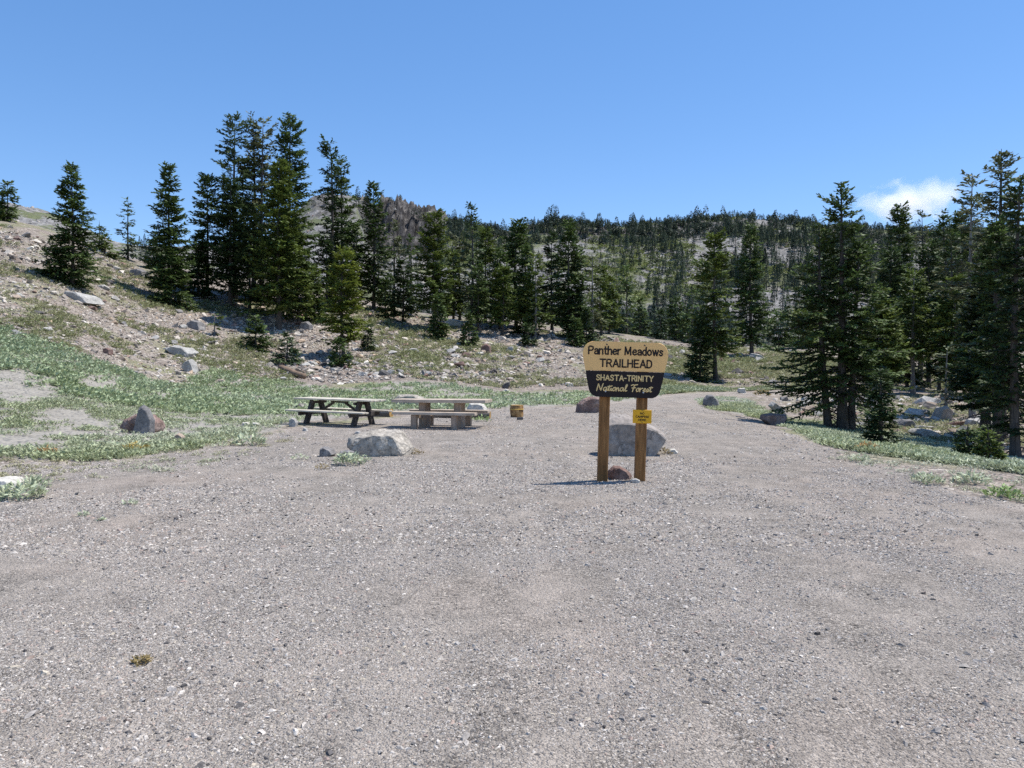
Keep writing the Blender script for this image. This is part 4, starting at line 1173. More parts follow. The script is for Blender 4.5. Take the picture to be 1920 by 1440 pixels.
def build_far_forest():
    rng = np.random.RandomState(77)
    P = [small_conifer(900 + i, 420, 8.0, 1.2 + .22 * (i % 4), .55 + .12 * (i % 3)) for i in range(8)]
    meshes = [mesh_np("distant_conifer", v, f, M['fir'], tint=t, link=False) for v, f, t in P]
    pts = []
    def add(n, u0, u1, d0, d1, h0, h1, fn=None):
        u = rng.uniform(u0, u1, n); d = np.sqrt(rng.uniform(d0 * d0, d1 * d1, n)); h = rng.uniform(h0, h1, n)
        x = (u - 960) * d / F
        k = fbm(x / 30, d / 45, 51, 3) + rng.normal(size=n) * .25 > -.12
        if fn is not None: k &= fn(u, d)
        pts.append(np.stack([x, d, h], -1)[k])
    add(420, 1090, 1560, 128, 200, 3.5, 7)
    add(620, 1150, 1980, 200, 300, 4, 7.5)
    add(150, 1110, 1400, 260, 380, 4, 8)
    add(560, 1340, 1980, 250, 350, 5, 9)
    add(800, 1180, 1980, 330, 425, 3, 5.5)
    add(220, 840, 1180, 350, 425, 3, 5)
    add(220, 1560, 2000, 118, 200, 5, 9)
    add(170, 640, 1100, 120, 190, 4, 8)
    add(240, 700, 1100, 200, 370, 3.5, 7)
    add(60, 120, 620, 130, 170, 5, 8)
    add(50, 260, 300, 250, 400, 5, 8)
    A = np.concatenate(pts)
    z = zf(A[:, 0], A[:, 1])
    px = A[:, 2] * F / A[:, 1]
    order = np.argsort(-px)
    ind = order[:200]; rest = order[200:]
    for i in ind:
        x, d, h = A[i]
        o = bpy.data.objects.new("distant_conifer", meshes[rng.randint(len(meshes))])
        col.objects.link(o)
        s = h / 8.0
        o.location = (x, d, z[i]); o.scale = (s * rng.uniform(.85, 1.2),) * 2 + (s,); o.rotation_euler = (0, 0, rng.uniform(0, 6.28))
        tag(o, "small conifer among the crowded far trees between the near woods and the ridge", "tree", "far conifers below the ridge")
    vs, fs, ts = [], [], []; base = 0
    for i in rest:
        v, f, t = P[rng.randint(len(P))]
        s = A[i, 2] / 8.0
        a = rng.rand() * 6.28; c, sn = math.cos(a), math.sin(a)
        w = np.stack([(v[:, 0] * c - v[:, 1] * sn) * s + A[i, 0], (v[:, 0] * sn + v[:, 1] * c) * s + A[i, 1], v[:, 2] * s + z[i]], -1)
        vs.append(w); fs.append(f + base); ts.append(t * rng.uniform(.8, 1.2)); base += len(v)
    # wind-clipped thicket along the crest
    n = 3600
    u = rng.uniform(560, 2000, n); d = rng.uniform(352, 432, n)
    k = (fbm(u / 26, d / 14, 52, 3) + rng.normal(size=n) * .18 > np.where(u < 840, .42, -.10))
    u, d = u[k], d[k]
    x = (u - 960) * d / F; zz = zf(x, d)
    B = [small_conifer(950 + i, 130, 3.2, 1.7, .45, .9) for i in range(6)]
    for i in range(len(u)):
        v, f, t = B[rng.randint(len(B))]
        s = rng.uniform(.6, 1.35); sz = s * (rng.uniform(1.6, 2.3) if rng.rand() < .08 else 1.0)
        a = rng.rand() * 6.28; c, sn = math.cos(a), math.sin(a)
        vs.append(np.stack([(v[:, 0] * c - v[:, 1] * sn) * s + x[i], (v[:, 0] * sn + v[:, 1] * c) * s + d[i], v[:, 2] * sz + zz[i]], -1)); fs.append(f + base); ts.append(t * rng.uniform(.5, .95)); base += len(v)
    o = mesh_np("distant_forest", np.concatenate(vs), np.concatenate(fs), M['fir'], tint=np.concatenate(ts))
    tag(o, "crest thicket and scattered forest on the far ridge", "forest", kind='stuff')

build_far_forest()

# ------------------------------------------------------------------ boulders
def displace(bm, amp, freq, seed):
    off = Vector((seed * 3.1, seed * 1.7, seed * .9))
    for v in bm.verts:
        n = mnoise.noise(v.co * freq + off) + .5 * mnoise.noise(v.co * freq * 2.3 + off) + .25 * mnoise.noise(v.co * freq * 5.1 + off)
        v.co += v.normal * n * amp if v.normal.length > 0 else Vector((0, 0, 0))

def boulder(outline, label, mat, depth=.8, d=None, base=None, name="boulder", group=None, front=.72, seed=1, rough=.035, cuts=2, cat="boulder", shift=0.0, top_back=.8, extra=None, ftop=1.0):
    """outline: picture points of the silhouette; the body gets a front and back face of its own"""
    pts = np.array(outline, float)
    bu = pts[:, 0].mean(); bp = base if base else pts[:, 1].max()
    g = gp(bu, bp)
    dd = d if d else g.y
    s = dd / F
    x = (pts[:, 0] - bu) * s; z = (bp - pts[:, 1]) * s
    W = x.max() - x.min(); Dp = W * depth
    cz = z.mean(); bm = bmesh.new()
    P = []
    for xi, zi in zip(x, z):
        zl = zi - (.12 * W if zi < .12 * z.max() else 0)
        P.append((xi, 0, zl))
        P.append((xi * front + shift * W, -Dp * .5, (zl - cz) * ((front + .05) * ftop if zl > cz else front + .05) + cz - (.05 * W if zl < cz else 0)))
        P.append((xi * .8, Dp * .5, (zl - cz) * top_back + cz))
    if extra: P += [(e[0] * W, e[1] * Dp, e[2] * z.max()) for e in extra]
    for q in P: bm.verts.new(q)
    r = bmesh.ops.convex_hull(bm, input=bm.verts)
    for v in [e for e in r['geom_interior'] if isinstance(e, bmesh.types.BMVert)]: bm.verts.remove(v)
    bmesh.ops.dissolve_limit(bm, angle_limit=R(9), verts=bm.verts, edges=bm.edges)
    bmesh.ops.bevel(bm, geom=bm.edges[:], offset=W * .018, segments=1, affect='EDGES')
    bmesh.ops.triangulate(bm, faces=bm.faces)
    for _ in range(cuts):
        bmesh.ops.subdivide_edges(bm, edges=[e for e in bm.edges if e.calc_length() > W * .07], cuts=1, use_grid_fill=True)
        bmesh.ops.triangulate(bm, faces=bm.faces)
    bm.normal_update()
    displace(bm, W * rough, 3.2 / W, seed)
    bm.normal_update()
    displace(bm, W * rough * .35, 11 / W, seed + 5)
    zf0 = g.z if d is None else float(zf(np.array([(bu - 960) * dd / F]), np.array([dd]))[0])
    o = bm_obj(name, bm, M[mat], loc=((bu - 960) * dd / F, dd + Dp * .42, zf0))
    return tag(o, label, cat, group)

M['rock_white_grain'] = rock_mat("rock_white_grain", (.24, .215, .18), (.37, .335, .285), (.50, .455, .385), scale=1.6, spots=.38)
M['rock_slate'] = rock_mat("rock_slate", (.235, .205, .18), (.29, .255, .225), (.42, .385, .345), scale=1.2, spots=.25)
M['rock_maroon'] = rock_mat("rock_maroon", (.14, .09, .075), (.24, .165, .14), (.37, .29, .25), scale=2.6, spots=.35)

boulder([(640, 832), (646, 822), (668, 816), (690, 810), (720, 809), (748, 813), (757, 827), (770, 845), (771, 851), (752, 856), (716, 857), (680, 852), (655, 846), (641, 840)],
        "large whitish boulder with grey facets on the gravel in front of the tables", 'rock_white_grain', .75, base=856, seed=3, rough=.045, shift=.02)
boulder([(596, 850), (597, 842), (606, 838), (620, 843), (628, 852), (612, 856), (598, 854)], "small dark and pale split rock left of the large whitish boulder", 'rock_grey', .9, name="rock", cat="rock", seed=4, base=856)
boulder([(629, 856), (636, 847), (652, 845), (662, 849), (665, 858), (660, 863), (640, 862), (631, 860)], "small grey rock touching the left front of the large whitish boulder", 'rock_grey', .8, name="rock", cat="rock", seed=6, base=863)
boulder([(1127, 800), (1132, 785), (1150, 777), (1180, 779), (1205, 790), (1226, 798), (1241, 807), (1252, 816), (1251, 826), (1240, 839), (1218, 850), (1190, 857), (1145, 852), (1130, 838)],
        "big grey flat-faced boulder with white top behind the trailhead sign", 'rock_slate', .6, base=854, seed=8, rough=.028, front=.92, top_back=.9, ftop=.62)
boulder([(1080, 772), (1084, 758), (1095, 748), (1112, 744), (1128, 745), (1140, 752), (1141, 773), (1110, 775)],
        "maroon brown boulder at the meadow edge left of the sign posts", 'rock_maroon', .7, base=774, seed=9, rough=.04)
boulder([(1141, 896), (1143, 884), (1152, 876), (1162, 876), (1178, 884), (1188, 896), (1184, 902), (1150, 902)],
        "dark red rock lying between the feet of the sign posts", 'rock_red', .7, d=10.95, base=901, name="rock", cat="rock", seed=10, rough=.05)
boulder([(1183, 903), (1186, 899), (1194, 898), (1202, 902), (1200, 906), (1188, 907)], "small pale stone at the foot of the right sign post", 'rock_pale', .8, d=10.6, base=906, name="stone", cat="stone", seed=11)
boulder([(1251, 848), (1256, 842), (1266, 841), (1273, 848), (1268, 851), (1256, 851)], "flat whitish stone beside the right end of the big grey boulder", 'rock_white', .8, base=850, name="stone", cat="stone", seed=12)
boulder([(213, 803), (220, 789), (236, 780), (252, 775), (272, 778), (288, 790), (293, 793), (297, 806), (280, 812), (240, 811), (217, 808)],
        "pointed grey and reddish boulder standing in the left meadow", 'rock_maroon', .65, base=811, seed=13, rough=.045, front=.6, shift=.06)
boulder([(243, 812), (249, 785), (257, 762), (266, 757), (276, 763), (287, 786), (286, 810), (266, 813)],
        "grey peaked slab leaning on the reddish boulder in the left meadow", 'rock_grey', .42, d=float(gp(255, 811).y) - .25, base=811, name="rock", cat="rock", seed=14, rough=.02)
boulder([(-40, 918), (-34, 905), (-5, 897), (18, 900), (29, 908), (30, 917), (5, 923), (-25, 923)], "pinkish white rock cut by the left border of the clearing", 'rock_white', .7, base=921, seed=15, name="rock", cat="rock")
boulder([(324, 826), (326, 815), (333, 812), (343, 818), (345, 827), (334, 829)], "small tan stone with white side in front of the meadow edge", 'rock_tan', .8, base=828, name="stone", cat="stone", seed=16)
boulder([(540, 799), (540, 788), (546, 784), (553, 786), (557, 793), (556, 801), (546, 802)], "round pinkish rock by the left end of the old table", 'rock_pale', .9, base=801, name="rock", cat="rock", seed=17)
boulder([(565, 808), (568, 801), (575, 803), (577, 808)], "pale triangular stone in front of the old table", 'rock_pale', .9, base=808, name="stone", cat="stone", seed=18)
boulder([(663, 812), (668, 808), (676, 810), (676, 813)], "small stone behind the left shoulder of the large whitish boulder", 'rock_pale', .9, base=813, name="stone", cat="stone", seed=19)
boulder([(550, 767), (553, 760), (560, 757), (565, 762), (565, 768)], "dark little rock in the meadow behind the old table", 'rock_dark', .8, base=768, name="rock", cat="rock", seed=20)
boulder([(450, 800), (453, 793), (463, 792), (470, 798), (466, 801)], "left of two whitish stones on sand left of the old table", 'rock_white', .8, base=800, name="stone", cat="stone", seed=21)
boulder([(467, 800), (472, 793), (482, 793), (487, 799), (480, 801)], "right of two whitish stones on sand left of the old table", 'rock_white', .8, base=800, name="stone", cat="stone", seed=22)
boulder([(732, 758), (737, 750), (745, 742), (762, 740), (780, 741), (793, 746), (796, 756), (788, 763), (745, 763)], "white-topped grey boulder behind the left end of the brown table", 'rock_white_grain', .6, base=763, seed=23, rough=.03)
boulder([(874, 767), (880, 757), (897, 756), (908, 759), (914, 768), (905, 774), (880, 774)], "pale rounded boulder behind the right end of the brown table", 'rock_white', .6, base=773, seed=24)
boulder([(941, 722), (947, 716), (956, 714), (957, 721), (950, 727), (943, 726)], "dark tilted rock in the meadow behind the stump", 'rock_dark', .8, base=727, name="rock", cat="rock", seed=25)
boulder([(942, 733), (948, 728), (957, 733), (955, 736), (945, 736)], "white stone below the dark tilted rock in the meadow", 'rock_white', .8, base=735, name="stone", cat="stone", seed=26)
boulder([(1253, 637), (1256, 628), (1270, 621), (1281, 617), (1288, 624), (1293, 637), (1285, 639), (1258, 639)], "dark wedge-shaped boulder on the grassy rise above the sign", 'rock_dark', .7, base=639, seed=27, rough=.02)
boulder([(1320, 760), (1321, 749), (1328, 741), (1338, 741), (1349, 752), (1354, 762), (1335, 763)], "grey brown boulder on the green verge beside the path", 'rock_grey', .7, base=763, seed=28)
boulder([(1430, 785), (1433, 777), (1450, 774), (1478, 776), (1482, 783), (1470, 795), (1450, 796), (1436, 789)], "flat purplish boulder on the verge in front of the gully", 'rock_maroon', .7, base=796, seed=29, rough=.03)
boulder([(1384, 735), (1386, 728), (1398, 727), (1402, 736), (1392, 738)], "white-topped rock beside the far bend of the path", 'rock_white', .8, base=737, name="rock", cat="rock", seed=30)
boulder([(342, 614), (348, 604), (360, 599), (374, 603), (380, 615)], "rounded brownish boulder on the slope by the twisted sapling", 'rock_grey', .8, base=616, seed=31)
boulder([(236, 513), (242, 506), (258, 504), (270, 510), (270, 520), (255, 521)], "flat grey slab high on the western slope", 'rock_grey', .9, base=521, name="rock", cat="rock", seed=32)
boulder([(108, 555), (120, 546), (140, 549), (162, 556), (176, 563), (140, 563)], "long pale slab on the western slope below the lone fir", 'rock_pale', .9, base=563, name="rock", cat="rock", seed=33)
boulder([(190, 655), (197, 652), (206, 656), (207, 664), (194, 664)], "small dark brown rock above the left meadow", 'rock_red', .9, base=664, name="rock", cat="rock", seed=34)
boulder([(302, 652), (318, 645), (345, 650), (362, 660), (355, 666), (318, 661)], "broad whitish slab on the rubble above the left meadow", 'rock_pale', .8, base=665, name="rock", cat="rock", seed=35)
boulder([(336, 688), (344, 676), (355, 672), (362, 685), (367, 696), (350, 698)], "bluish white upright rock on the rubble above the left meadow", 'rock_pale', .8, base=697, name="rock", cat="rock", seed=36)
boulder([(555, 614), (562, 603), (575, 600), (584, 607), (584, 617), (566, 617)], "grey boulder on the slope left of the golden green fir", 'rock_grey', .8, base=617, seed=37)
boulder([(832, 606), (840, 597), (858, 598), (870, 607), (864, 614), (845, 612)], "white boulder at the foot of the mid forest", 'rock_white', .8, base=613, seed=38)
boulder([(900, 660), (903, 648), (912, 643), (920, 648), (921, 662), (908, 663)], "reddish brown boulder on the slope in front of the mid forest", 'rock_red', .9, base=663, seed=39)
boulder([(948, 658), (953, 650), (962, 650), (965, 660)], "grey pale boulder right of the reddish brown one on the slope", 'rock_pale', .9, base=660, seed=40)
boulder([(1408, 668), (1412, 661), (1428, 664), (1441, 672), (1430, 675), (1412, 672)], "pale wedge boulder in the field beyond the path", 'rock_pale', .8, base=675, seed=41)
boulder([(1756, 783), (1766, 764), (1782, 760), (1790, 770), (1786, 785), (1768, 787)], "brown square-edged boulder in the gully between the firs", 'rock_tan', .8, base=787, seed=42)
boulder([(1716, 812), (1725, 804), (1752, 806), (1768, 814), (1764, 822), (1726, 818)], "broad flat grey slab low in the gully", 'rock_pale', .8, base=822, seed=43)
boulder([(1690, 795), (1698, 786), (1712, 785), (1724, 796), (1716, 802), (1696, 800)], "grey brown rock in the gully right of the narrow young fir", 'rock_grey', .8, base=802, name="rock", cat="rock", seed=44)
boulder([(1846, 788), (1852, 780), (1864, 781), (1868, 790), (1856, 793)], "tan block beside the trunks of the right wood", 'rock_tan', .9, base=793, name="rock", cat="rock", seed=45)
boulder([(1738, 752), (1744, 746), (1766, 746), (1768, 754), (1750, 757)], "flat-topped pale rock on the green bank behind the gully", 'rock_pale', .9, base=757, name="rock", cat="rock", seed=46)
boulder([(1444, 760), (1452, 752), (1470, 764), (1484, 778), (1470, 780), (1452, 768)], "long grey slab tilted along the gully's edge", 'rock_pale', .7, base=778, name="rock", cat="rock", seed=47)
boulder([(1508, 765), (1524, 758), (1540, 764), (1550, 776), (1520, 775)], "tan broken slab in the gully left of the big dark fir", 'rock_tan', .7, base=776, name="rock", cat="rock", seed=48)
boulder([(1857, 862), (1880, 856), (1912, 860), (1940, 866), (1900, 868)], "whitish flat stone in the verge at the right border", 'rock_white', .6, base=867, name="stone", cat="stone", seed=49)
for i, (u, py, w, mt, lab) in enumerate([
    (1379, 866, 9, 'rock_dark', "round black pebble alone on the gravel right of the sign"),
    (329, 974, 13, 'rock_dark', "black pebble on the gravel in front of the left tufts"),
    (520, 1069, 7, 'rock_dark', "dark pebble on the gravel, the middle ground's left"),
    (1072, 1350, 13, 'rock_dark', "dark chunk among the foreground gravel, lowest of the dark ones"),
    (1165, 1086, 8, 'rock_dark', "small black pebble on the gravel below the sign"),
    (402, 935, 8, 'rock_dark', "tiny black pebble left of the white boulder's forefield"),
    (600, 1249, 10, 'rock_dark', "dark round pebble on the foreground gravel near the dried weed"),
    (1357, 1210, 10, 'rock_dark', "black pebble low on the right foreground gravel"),
    (232, 845, 10, 'rock_grey', "grey cobble beside the yellow dried plant"),
    (76, 862, 9, 'rock_grey', "grey cobble on sand under the orange dried plant"),
    (725, 1326, 9, 'rock_pale', "cream pebble low in the middle of the foreground gravel"),
    (888, 1291, 8, 'rock_white', "white pebble low in the foreground gravel")]):
    v, f = hull_np(700 + i, 16, .7)
    g = gp(u, py); s = w * g.y / F / 2
    o = mesh_np("pebble", v * s, f, M[mt], loc=(g.x, g.y, g.z + s * .25))
    tag(o, lab, "pebble")

# ------------------------------------------------------------------ logs and the stump
M['log_bark'] = wood_mat("log_bark", (.085, .07, .058), (.22, .185, .155), axis=0, scale=1.0)
M['log_grey'] = wood_mat("bleached_log", (.26, .235, .21), (.50, .465, .42), axis=0, scale=1.0)
M['log_brown'] = wood_mat("brown_log", (.14, .095, .065), (.30, .215, .15), axis=0, scale=1.0)
def cut_mat():
    m, nt, out = new_mat("sawn_wood")
    tc = nd(nt, "ShaderNodeTexCoord")
    w = nd(nt, "ShaderNodeTexWave", Vector=tc.outputs['Object'], Scale=9.0, Distortion=3.0, Detail=3.0, wave_type='RINGS', rings_direction='X')
    n = nd(nt, "ShaderNodeTexNoise", Vector=tc.outputs['Object'], Scale=9.0, Detail=5.0)
    c = ramp(nt, w.outputs['Fac'], [(.2, (.44, .26, .085)), (.8, (.62, .40, .155))])
    c = mix(nt, 1.0, c, ramp(nt, n.outputs['Fac'], [(.35, .55), (.65, 1.15)]), 'MULTIPLY')
    principled(nt, out, c, .8, .2)
    return m
M['sawn'] = cut_mat()

def log(a, b, r, label, mat='log_bark', sawn=None, name="log", group=None, seed=0, lift=.75):
    """lying log between two ground points"""
    a = Vector(a); b = Vector(b); c = (a + b) / 2
    ax = (b - a); L = ax.length
    e = empty(name, c, label, "log", group)
    e.rotation_euler = ax.to_track_quat('X', 'Z').to_euler()
    k = 9
    xs = np.linspace(-L / 2, L / 2, k)
    rng = np.random.RandomState(seed)
    pts = np.stack([xs, rng.normal(size=k) * r * .08, r * lift + rng.normal(size=k) * r * .06], -1)
    rad = np.linspace(r, r * .86, k)[::-1] if sawn == 'b' else np.linspace(r * .86, r, k)[::-1]
    v, f = tube_np(pts, rad, 14, seed, .14)
    n = len(v)
    ends = [np.arange(14)[None, ::-1], (np.arange(14) + n - 14)[None]]
    acc_f = [f]
    if sawn != 'a': acc_f.append(ends[0])
    if sawn != 'b': acc_f.append(ends[1])
    mesh_np("bark", v, acc_f, M[mat], e, smoothed=True)
    if sawn:
        i0 = n - 14 if sawn == 'b' else 0
        ring = v[i0:i0 + 14].copy()
        c0 = ring.mean(0); ring2 = c0 + (ring - c0) * 1.02
        ring2[:, 0] += .004 if sawn == 'b' else -.004
        cen = ring2.mean(0, keepdims=True)
        vv = np.concatenate([ring2, cen])
        ff = np.array([(i, (i + 1) % 14, 14) for i in range(14)])
        if sawn == 'a': ff = ff[:, ::-1]
        mesh_np("sawn_end", vv, ff, M['sawn'], e)
    return e

a = gp(655, 780); b = gp(735, 783); b.y = a.y - .5; b.x = (734 - 960) * b.y / F
log(a, b, .15, "log with orange sawn end lying behind the old table", sawn='b', seed=2)
a = gp(800, 783); b = gp(921, 785); b.y = a.y - .35; b.x = (919 - 960) * b.y / F
log(a, b, .14, "long log lying behind the brown table", 'log_bark', sawn='b', seed=3)
log(gp(527, 696), gp(569, 712), .22, "short brown log stub in the rubble at the upper meadow edge", 'log_brown', seed=4)
log(gp(550, 556), gp(632, 586), .16, "fallen bleached trunk slanting downhill behind the golden green fir", 'log_grey', seed=5)
log(gp(332, 562), gp(441, 553), .07, "thin bleached pole lying in the shade left of the tall clump", 'log_grey', seed=6)
log(gp(1470, 716), gp(1502, 707), .10, "short bleached log on the field left of the big dark fir", 'log_grey', seed=7)
log(gp(1425, 712), gp(1466, 716), .06, "thin grey stick on the field by the short bleached log", 'log_grey', seed=8)

def stump():
    g = gp(969, 782)
    e = empty("log_round", g, "orange stripped log round tied with a yellow cord beside the brown table", "log round")
    n, r, h = 20, .215, .40
    zs = [0, .05, .12, .2, .28, .35, h]
    rr = [.93, 1.0, 1.04, 1.02, 1.04, 1.0, .96]
    v, f = tube_np(np.array([(0, 0, z) for z in zs]), np.array(rr) * r, n, 4, .12)
    m, nt, out = new_mat("stripped_wood")
    tc = nd(nt, "ShaderNodeTexCoord")
    n1 = nd(nt, "ShaderNodeTexNoise", Vector=tc.outputs['Object'], Scale=7.0, Detail=6.0, Roughness=.65)
    c = ramp(nt, n1.outputs['Fac'], [(.38, (.12, .06, .028)), (.5, (.36, .21, .085)), (.66, (.54, .35, .16))])
    principled(nt, out, c, .8, .2, bump(nt, n1.outputs['Fac'], .6, .02))
    mesh_np("side", v, [f], m, e, smoothed=True)
    top = v[-n:]; cen = top.mean(0, keepdims=True) + np.array([[0, 0, .01]])
    mesh_np("sawn_end", np.concatenate([top, cen]), np.array([(i, (i + 1) % n, n) for i in range(n)]), M['sawn'], e)
    t = np.linspace(0, 2 * np.pi, 33)
    tv, tf = tube_np(np.stack([np.cos(t) * r * 1.07, np.sin(t) * r * 1.07, np.full(33, .265)], -1), np.full(33, .012), 6)
    mesh_np("cord", tv, tf, flat_mat("yellow_cord", (.62, .42, .10), .7), e)
    g2 = gp(975, 787)
    bm = bmesh.new()
    add_box(bm, (0, 0, .035), (.20, .09, .07), Matrix.Rotation(R(8), 3, 'Z'), .012)
    add_box(bm, (.01, 0, .075), (.16, .07, .02), Matrix.Rotation(R(8), 3, 'Z'), .006)
    o = bm_obj("stone_block", bm, M['rock_dark'], loc=g2)
    tag(o, "small dark block lying in front of the orange log round", "block")
stump()

# ------------------------------------------------------------------ picnic tables
M['wood_old'] = wood_mat("grey_weathered_plank", (.48, .43, .34), (.70, .64, .53), axis=0, scale=1.0)
M['wood_oldleg'] = wood_mat("dark_stained_timber", (.045, .038, .034), (.11, .095, .085), axis=2, scale=1.0)
M['wood_brown'] = wood_mat("brown_stained_plank", (.42, .335, .255), (.60, .505, .41), axis=0, scale=1.0)
M['wood_brownleg'] = wood_mat("brown_stained_leg", (.30, .215, .155), (.45, .35, .27), axis=2, scale=1.0)

def planks(name, parent, L, widths, z, th, yc, mat, gap=.012, jitter=.02, seed=0):
    bm = bmesh.new()
    rng = random.Random(seed)
    tot = sum(widths) + gap * (len(widths) - 1)
    y = yc - tot / 2
    for w in widths:
        dl = rng.uniform(-jitter, jitter)
        add_box(bm, (dl, y + w / 2, z - th / 2 + rng.uniform(-.003, .003)), (L + rng.uniform(-jitter, jitter), w, th), Matrix.Rotation(rng.uniform(-.004, .004), 3, 'Y'), .006)
        y += w + gap
    return bm_obj(name, bm, mat, parent)

def old_table():
    p = gp(631, 798)
    e = empty("picnic_table", (p.x, p.y + .35, p.z), "old grey picnic table with splayed dark legs, bare boards", "picnic table", None, R(-23))
    e.rotation_euler = (0, R(1.0), R(-23))
    L = 2.62
    planks("tabletop", e, L, [.14] * 5, .75, .045, 0, M['wood_old'], .012, .03, 1)
    for s in (-1, 1):
        planks("bench", e, L, [.135, .135], .43, .045, s * .62, M['wood_old'], .012, .02, 5 + s)
    for sx in (-1, 1):
        for sy in (-1, 1):
            bm = bmesh.new()
            add_bar(bm, (sx * .80, sy * .50, -.05), (sx * .80, sy * .17, .675), .16, .10, .008, up=Vector((1, 0, 0)))
            bm_obj("leg", bm, M['wood_oldleg'], e)
        bm = bmesh.new()
        add_bar(bm, (sx * .80 + sx * .056, -.74, .335), (sx * .80 + sx * .056, .74, .335), .05, .12, .006)
        bm_obj("bench_support", bm, M['wood_oldleg'], e)
        bm = bmesh.new()
        add_bar(bm, (sx * .80 - sx * .085, -.33, .635), (sx * .80 - sx * .085, .33, .635), .06, .08, .006)
        bm_obj("top_cleat", bm, M['wood_oldleg'], e)
        bm = bmesh.new()
        add_bar(bm, (sx * .715, 0, .34), (sx * .20, 0, .63), .09, .05, .005)
        bm_obj("brace", bm, M['wood_oldleg'], e)
    bm = bmesh.new()
    add_box(bm, (0, 0, .652), (.55, .10, .045), None, .005)
    bm_obj("centre_cleat", bm, M['wood_oldleg'], e)

def brown_table():
    p = gp(827, 803)
    e = empty("picnic_table", (p.x, p.y + .30, p.z), "brown picnic table with thick boards on square posts", "picnic table", None, R(-13))
    L = 2.64
    planks("tabletop", e, L, [.185] * 4, .775, .085, 0, M['wood_brown'], .008, .004, 11)
    for s in (-1, 1):
        planks("bench", e, 2.30, [.26], .455, .075, s * .66, M['wood_brown'], .008, .004, 15 + s)
        for sx in (-1, 1):
            bm = bmesh.new()
            add_box(bm, (sx * .56, s * .66, .165), (.15, .15, .42), None, .008)
            bm_obj("bench_post", bm, M['wood_brownleg'], e)
    for sx in (-1, 1):
        bm = bmesh.new()
        add_box(bm, (sx * .50, 0, .31), (.20, .42, .75), None, .01)
        bm_obj("pedestal", bm, M['wood_brownleg'], e)
        bm = bmesh.new()
        add_box(bm, (sx * .50, 0, .330), (.09, 1.30, .09), None, .006)
        bm_obj("bench_support", bm, M['wood_brownleg'], e)
old_table()
brown_table()

# ------------------------------------------------------------------ trailhead sign
M['post'] = wood_mat("treated_post", (.16, .070, .022), (.38, .19, .070), axis=2, scale=1.1)
M['sign_tan'] = flat_mat("tan_sign_paint", (.95, .56, .21), .55, .3, .06, 6)
M['sign_brown'] = flat_mat("dark_brown_sign_paint", (.026, .018, .017), .6, .2, .15, 6)
M['sign_cream'] = flat_mat("cream_letter_paint", (.85, .60, .26), .6, .3, .05, 20)
M['sign_dark'] = flat_mat("dark_letter_paint", (.022, .014, .012), .6, .3, .05, 20)
M['plate'] = flat_mat("yellow_plate", (.85, .43, .02), .5, .3, .07, 14)
M['steel'] = flat_mat("zinc_bolt", (.5, .5, .5), .4, .5, .1, 30)
M['bolt_dark'] = flat_mat("rusted_bolt", (.13, .10, .075), .6, .3, .1, 30)

def prism(bm, poly, y0, y1):
    a = [bm.verts.new((x, y0, z)) for x, z in poly]; b = [bm.verts.new((x, y1, z)) for x, z in poly]
    n = len(poly)
    bm.faces.new(a); bm.faces.new(b[::-1])
    for i in range(n): bm.faces.new((a[i], a[(i + 1) % n], b[(i + 1) % n], b[i]))

def arc(cx, cz, r, a0, a1, n=9, sx=1.0):
    return [(cx + sx * r * math.cos(R(a0 + (a1 - a0) * i / (n - 1))), cz + r * math.sin(R(a0 + (a1 - a0) * i / (n - 1)))) for i in range(n)]

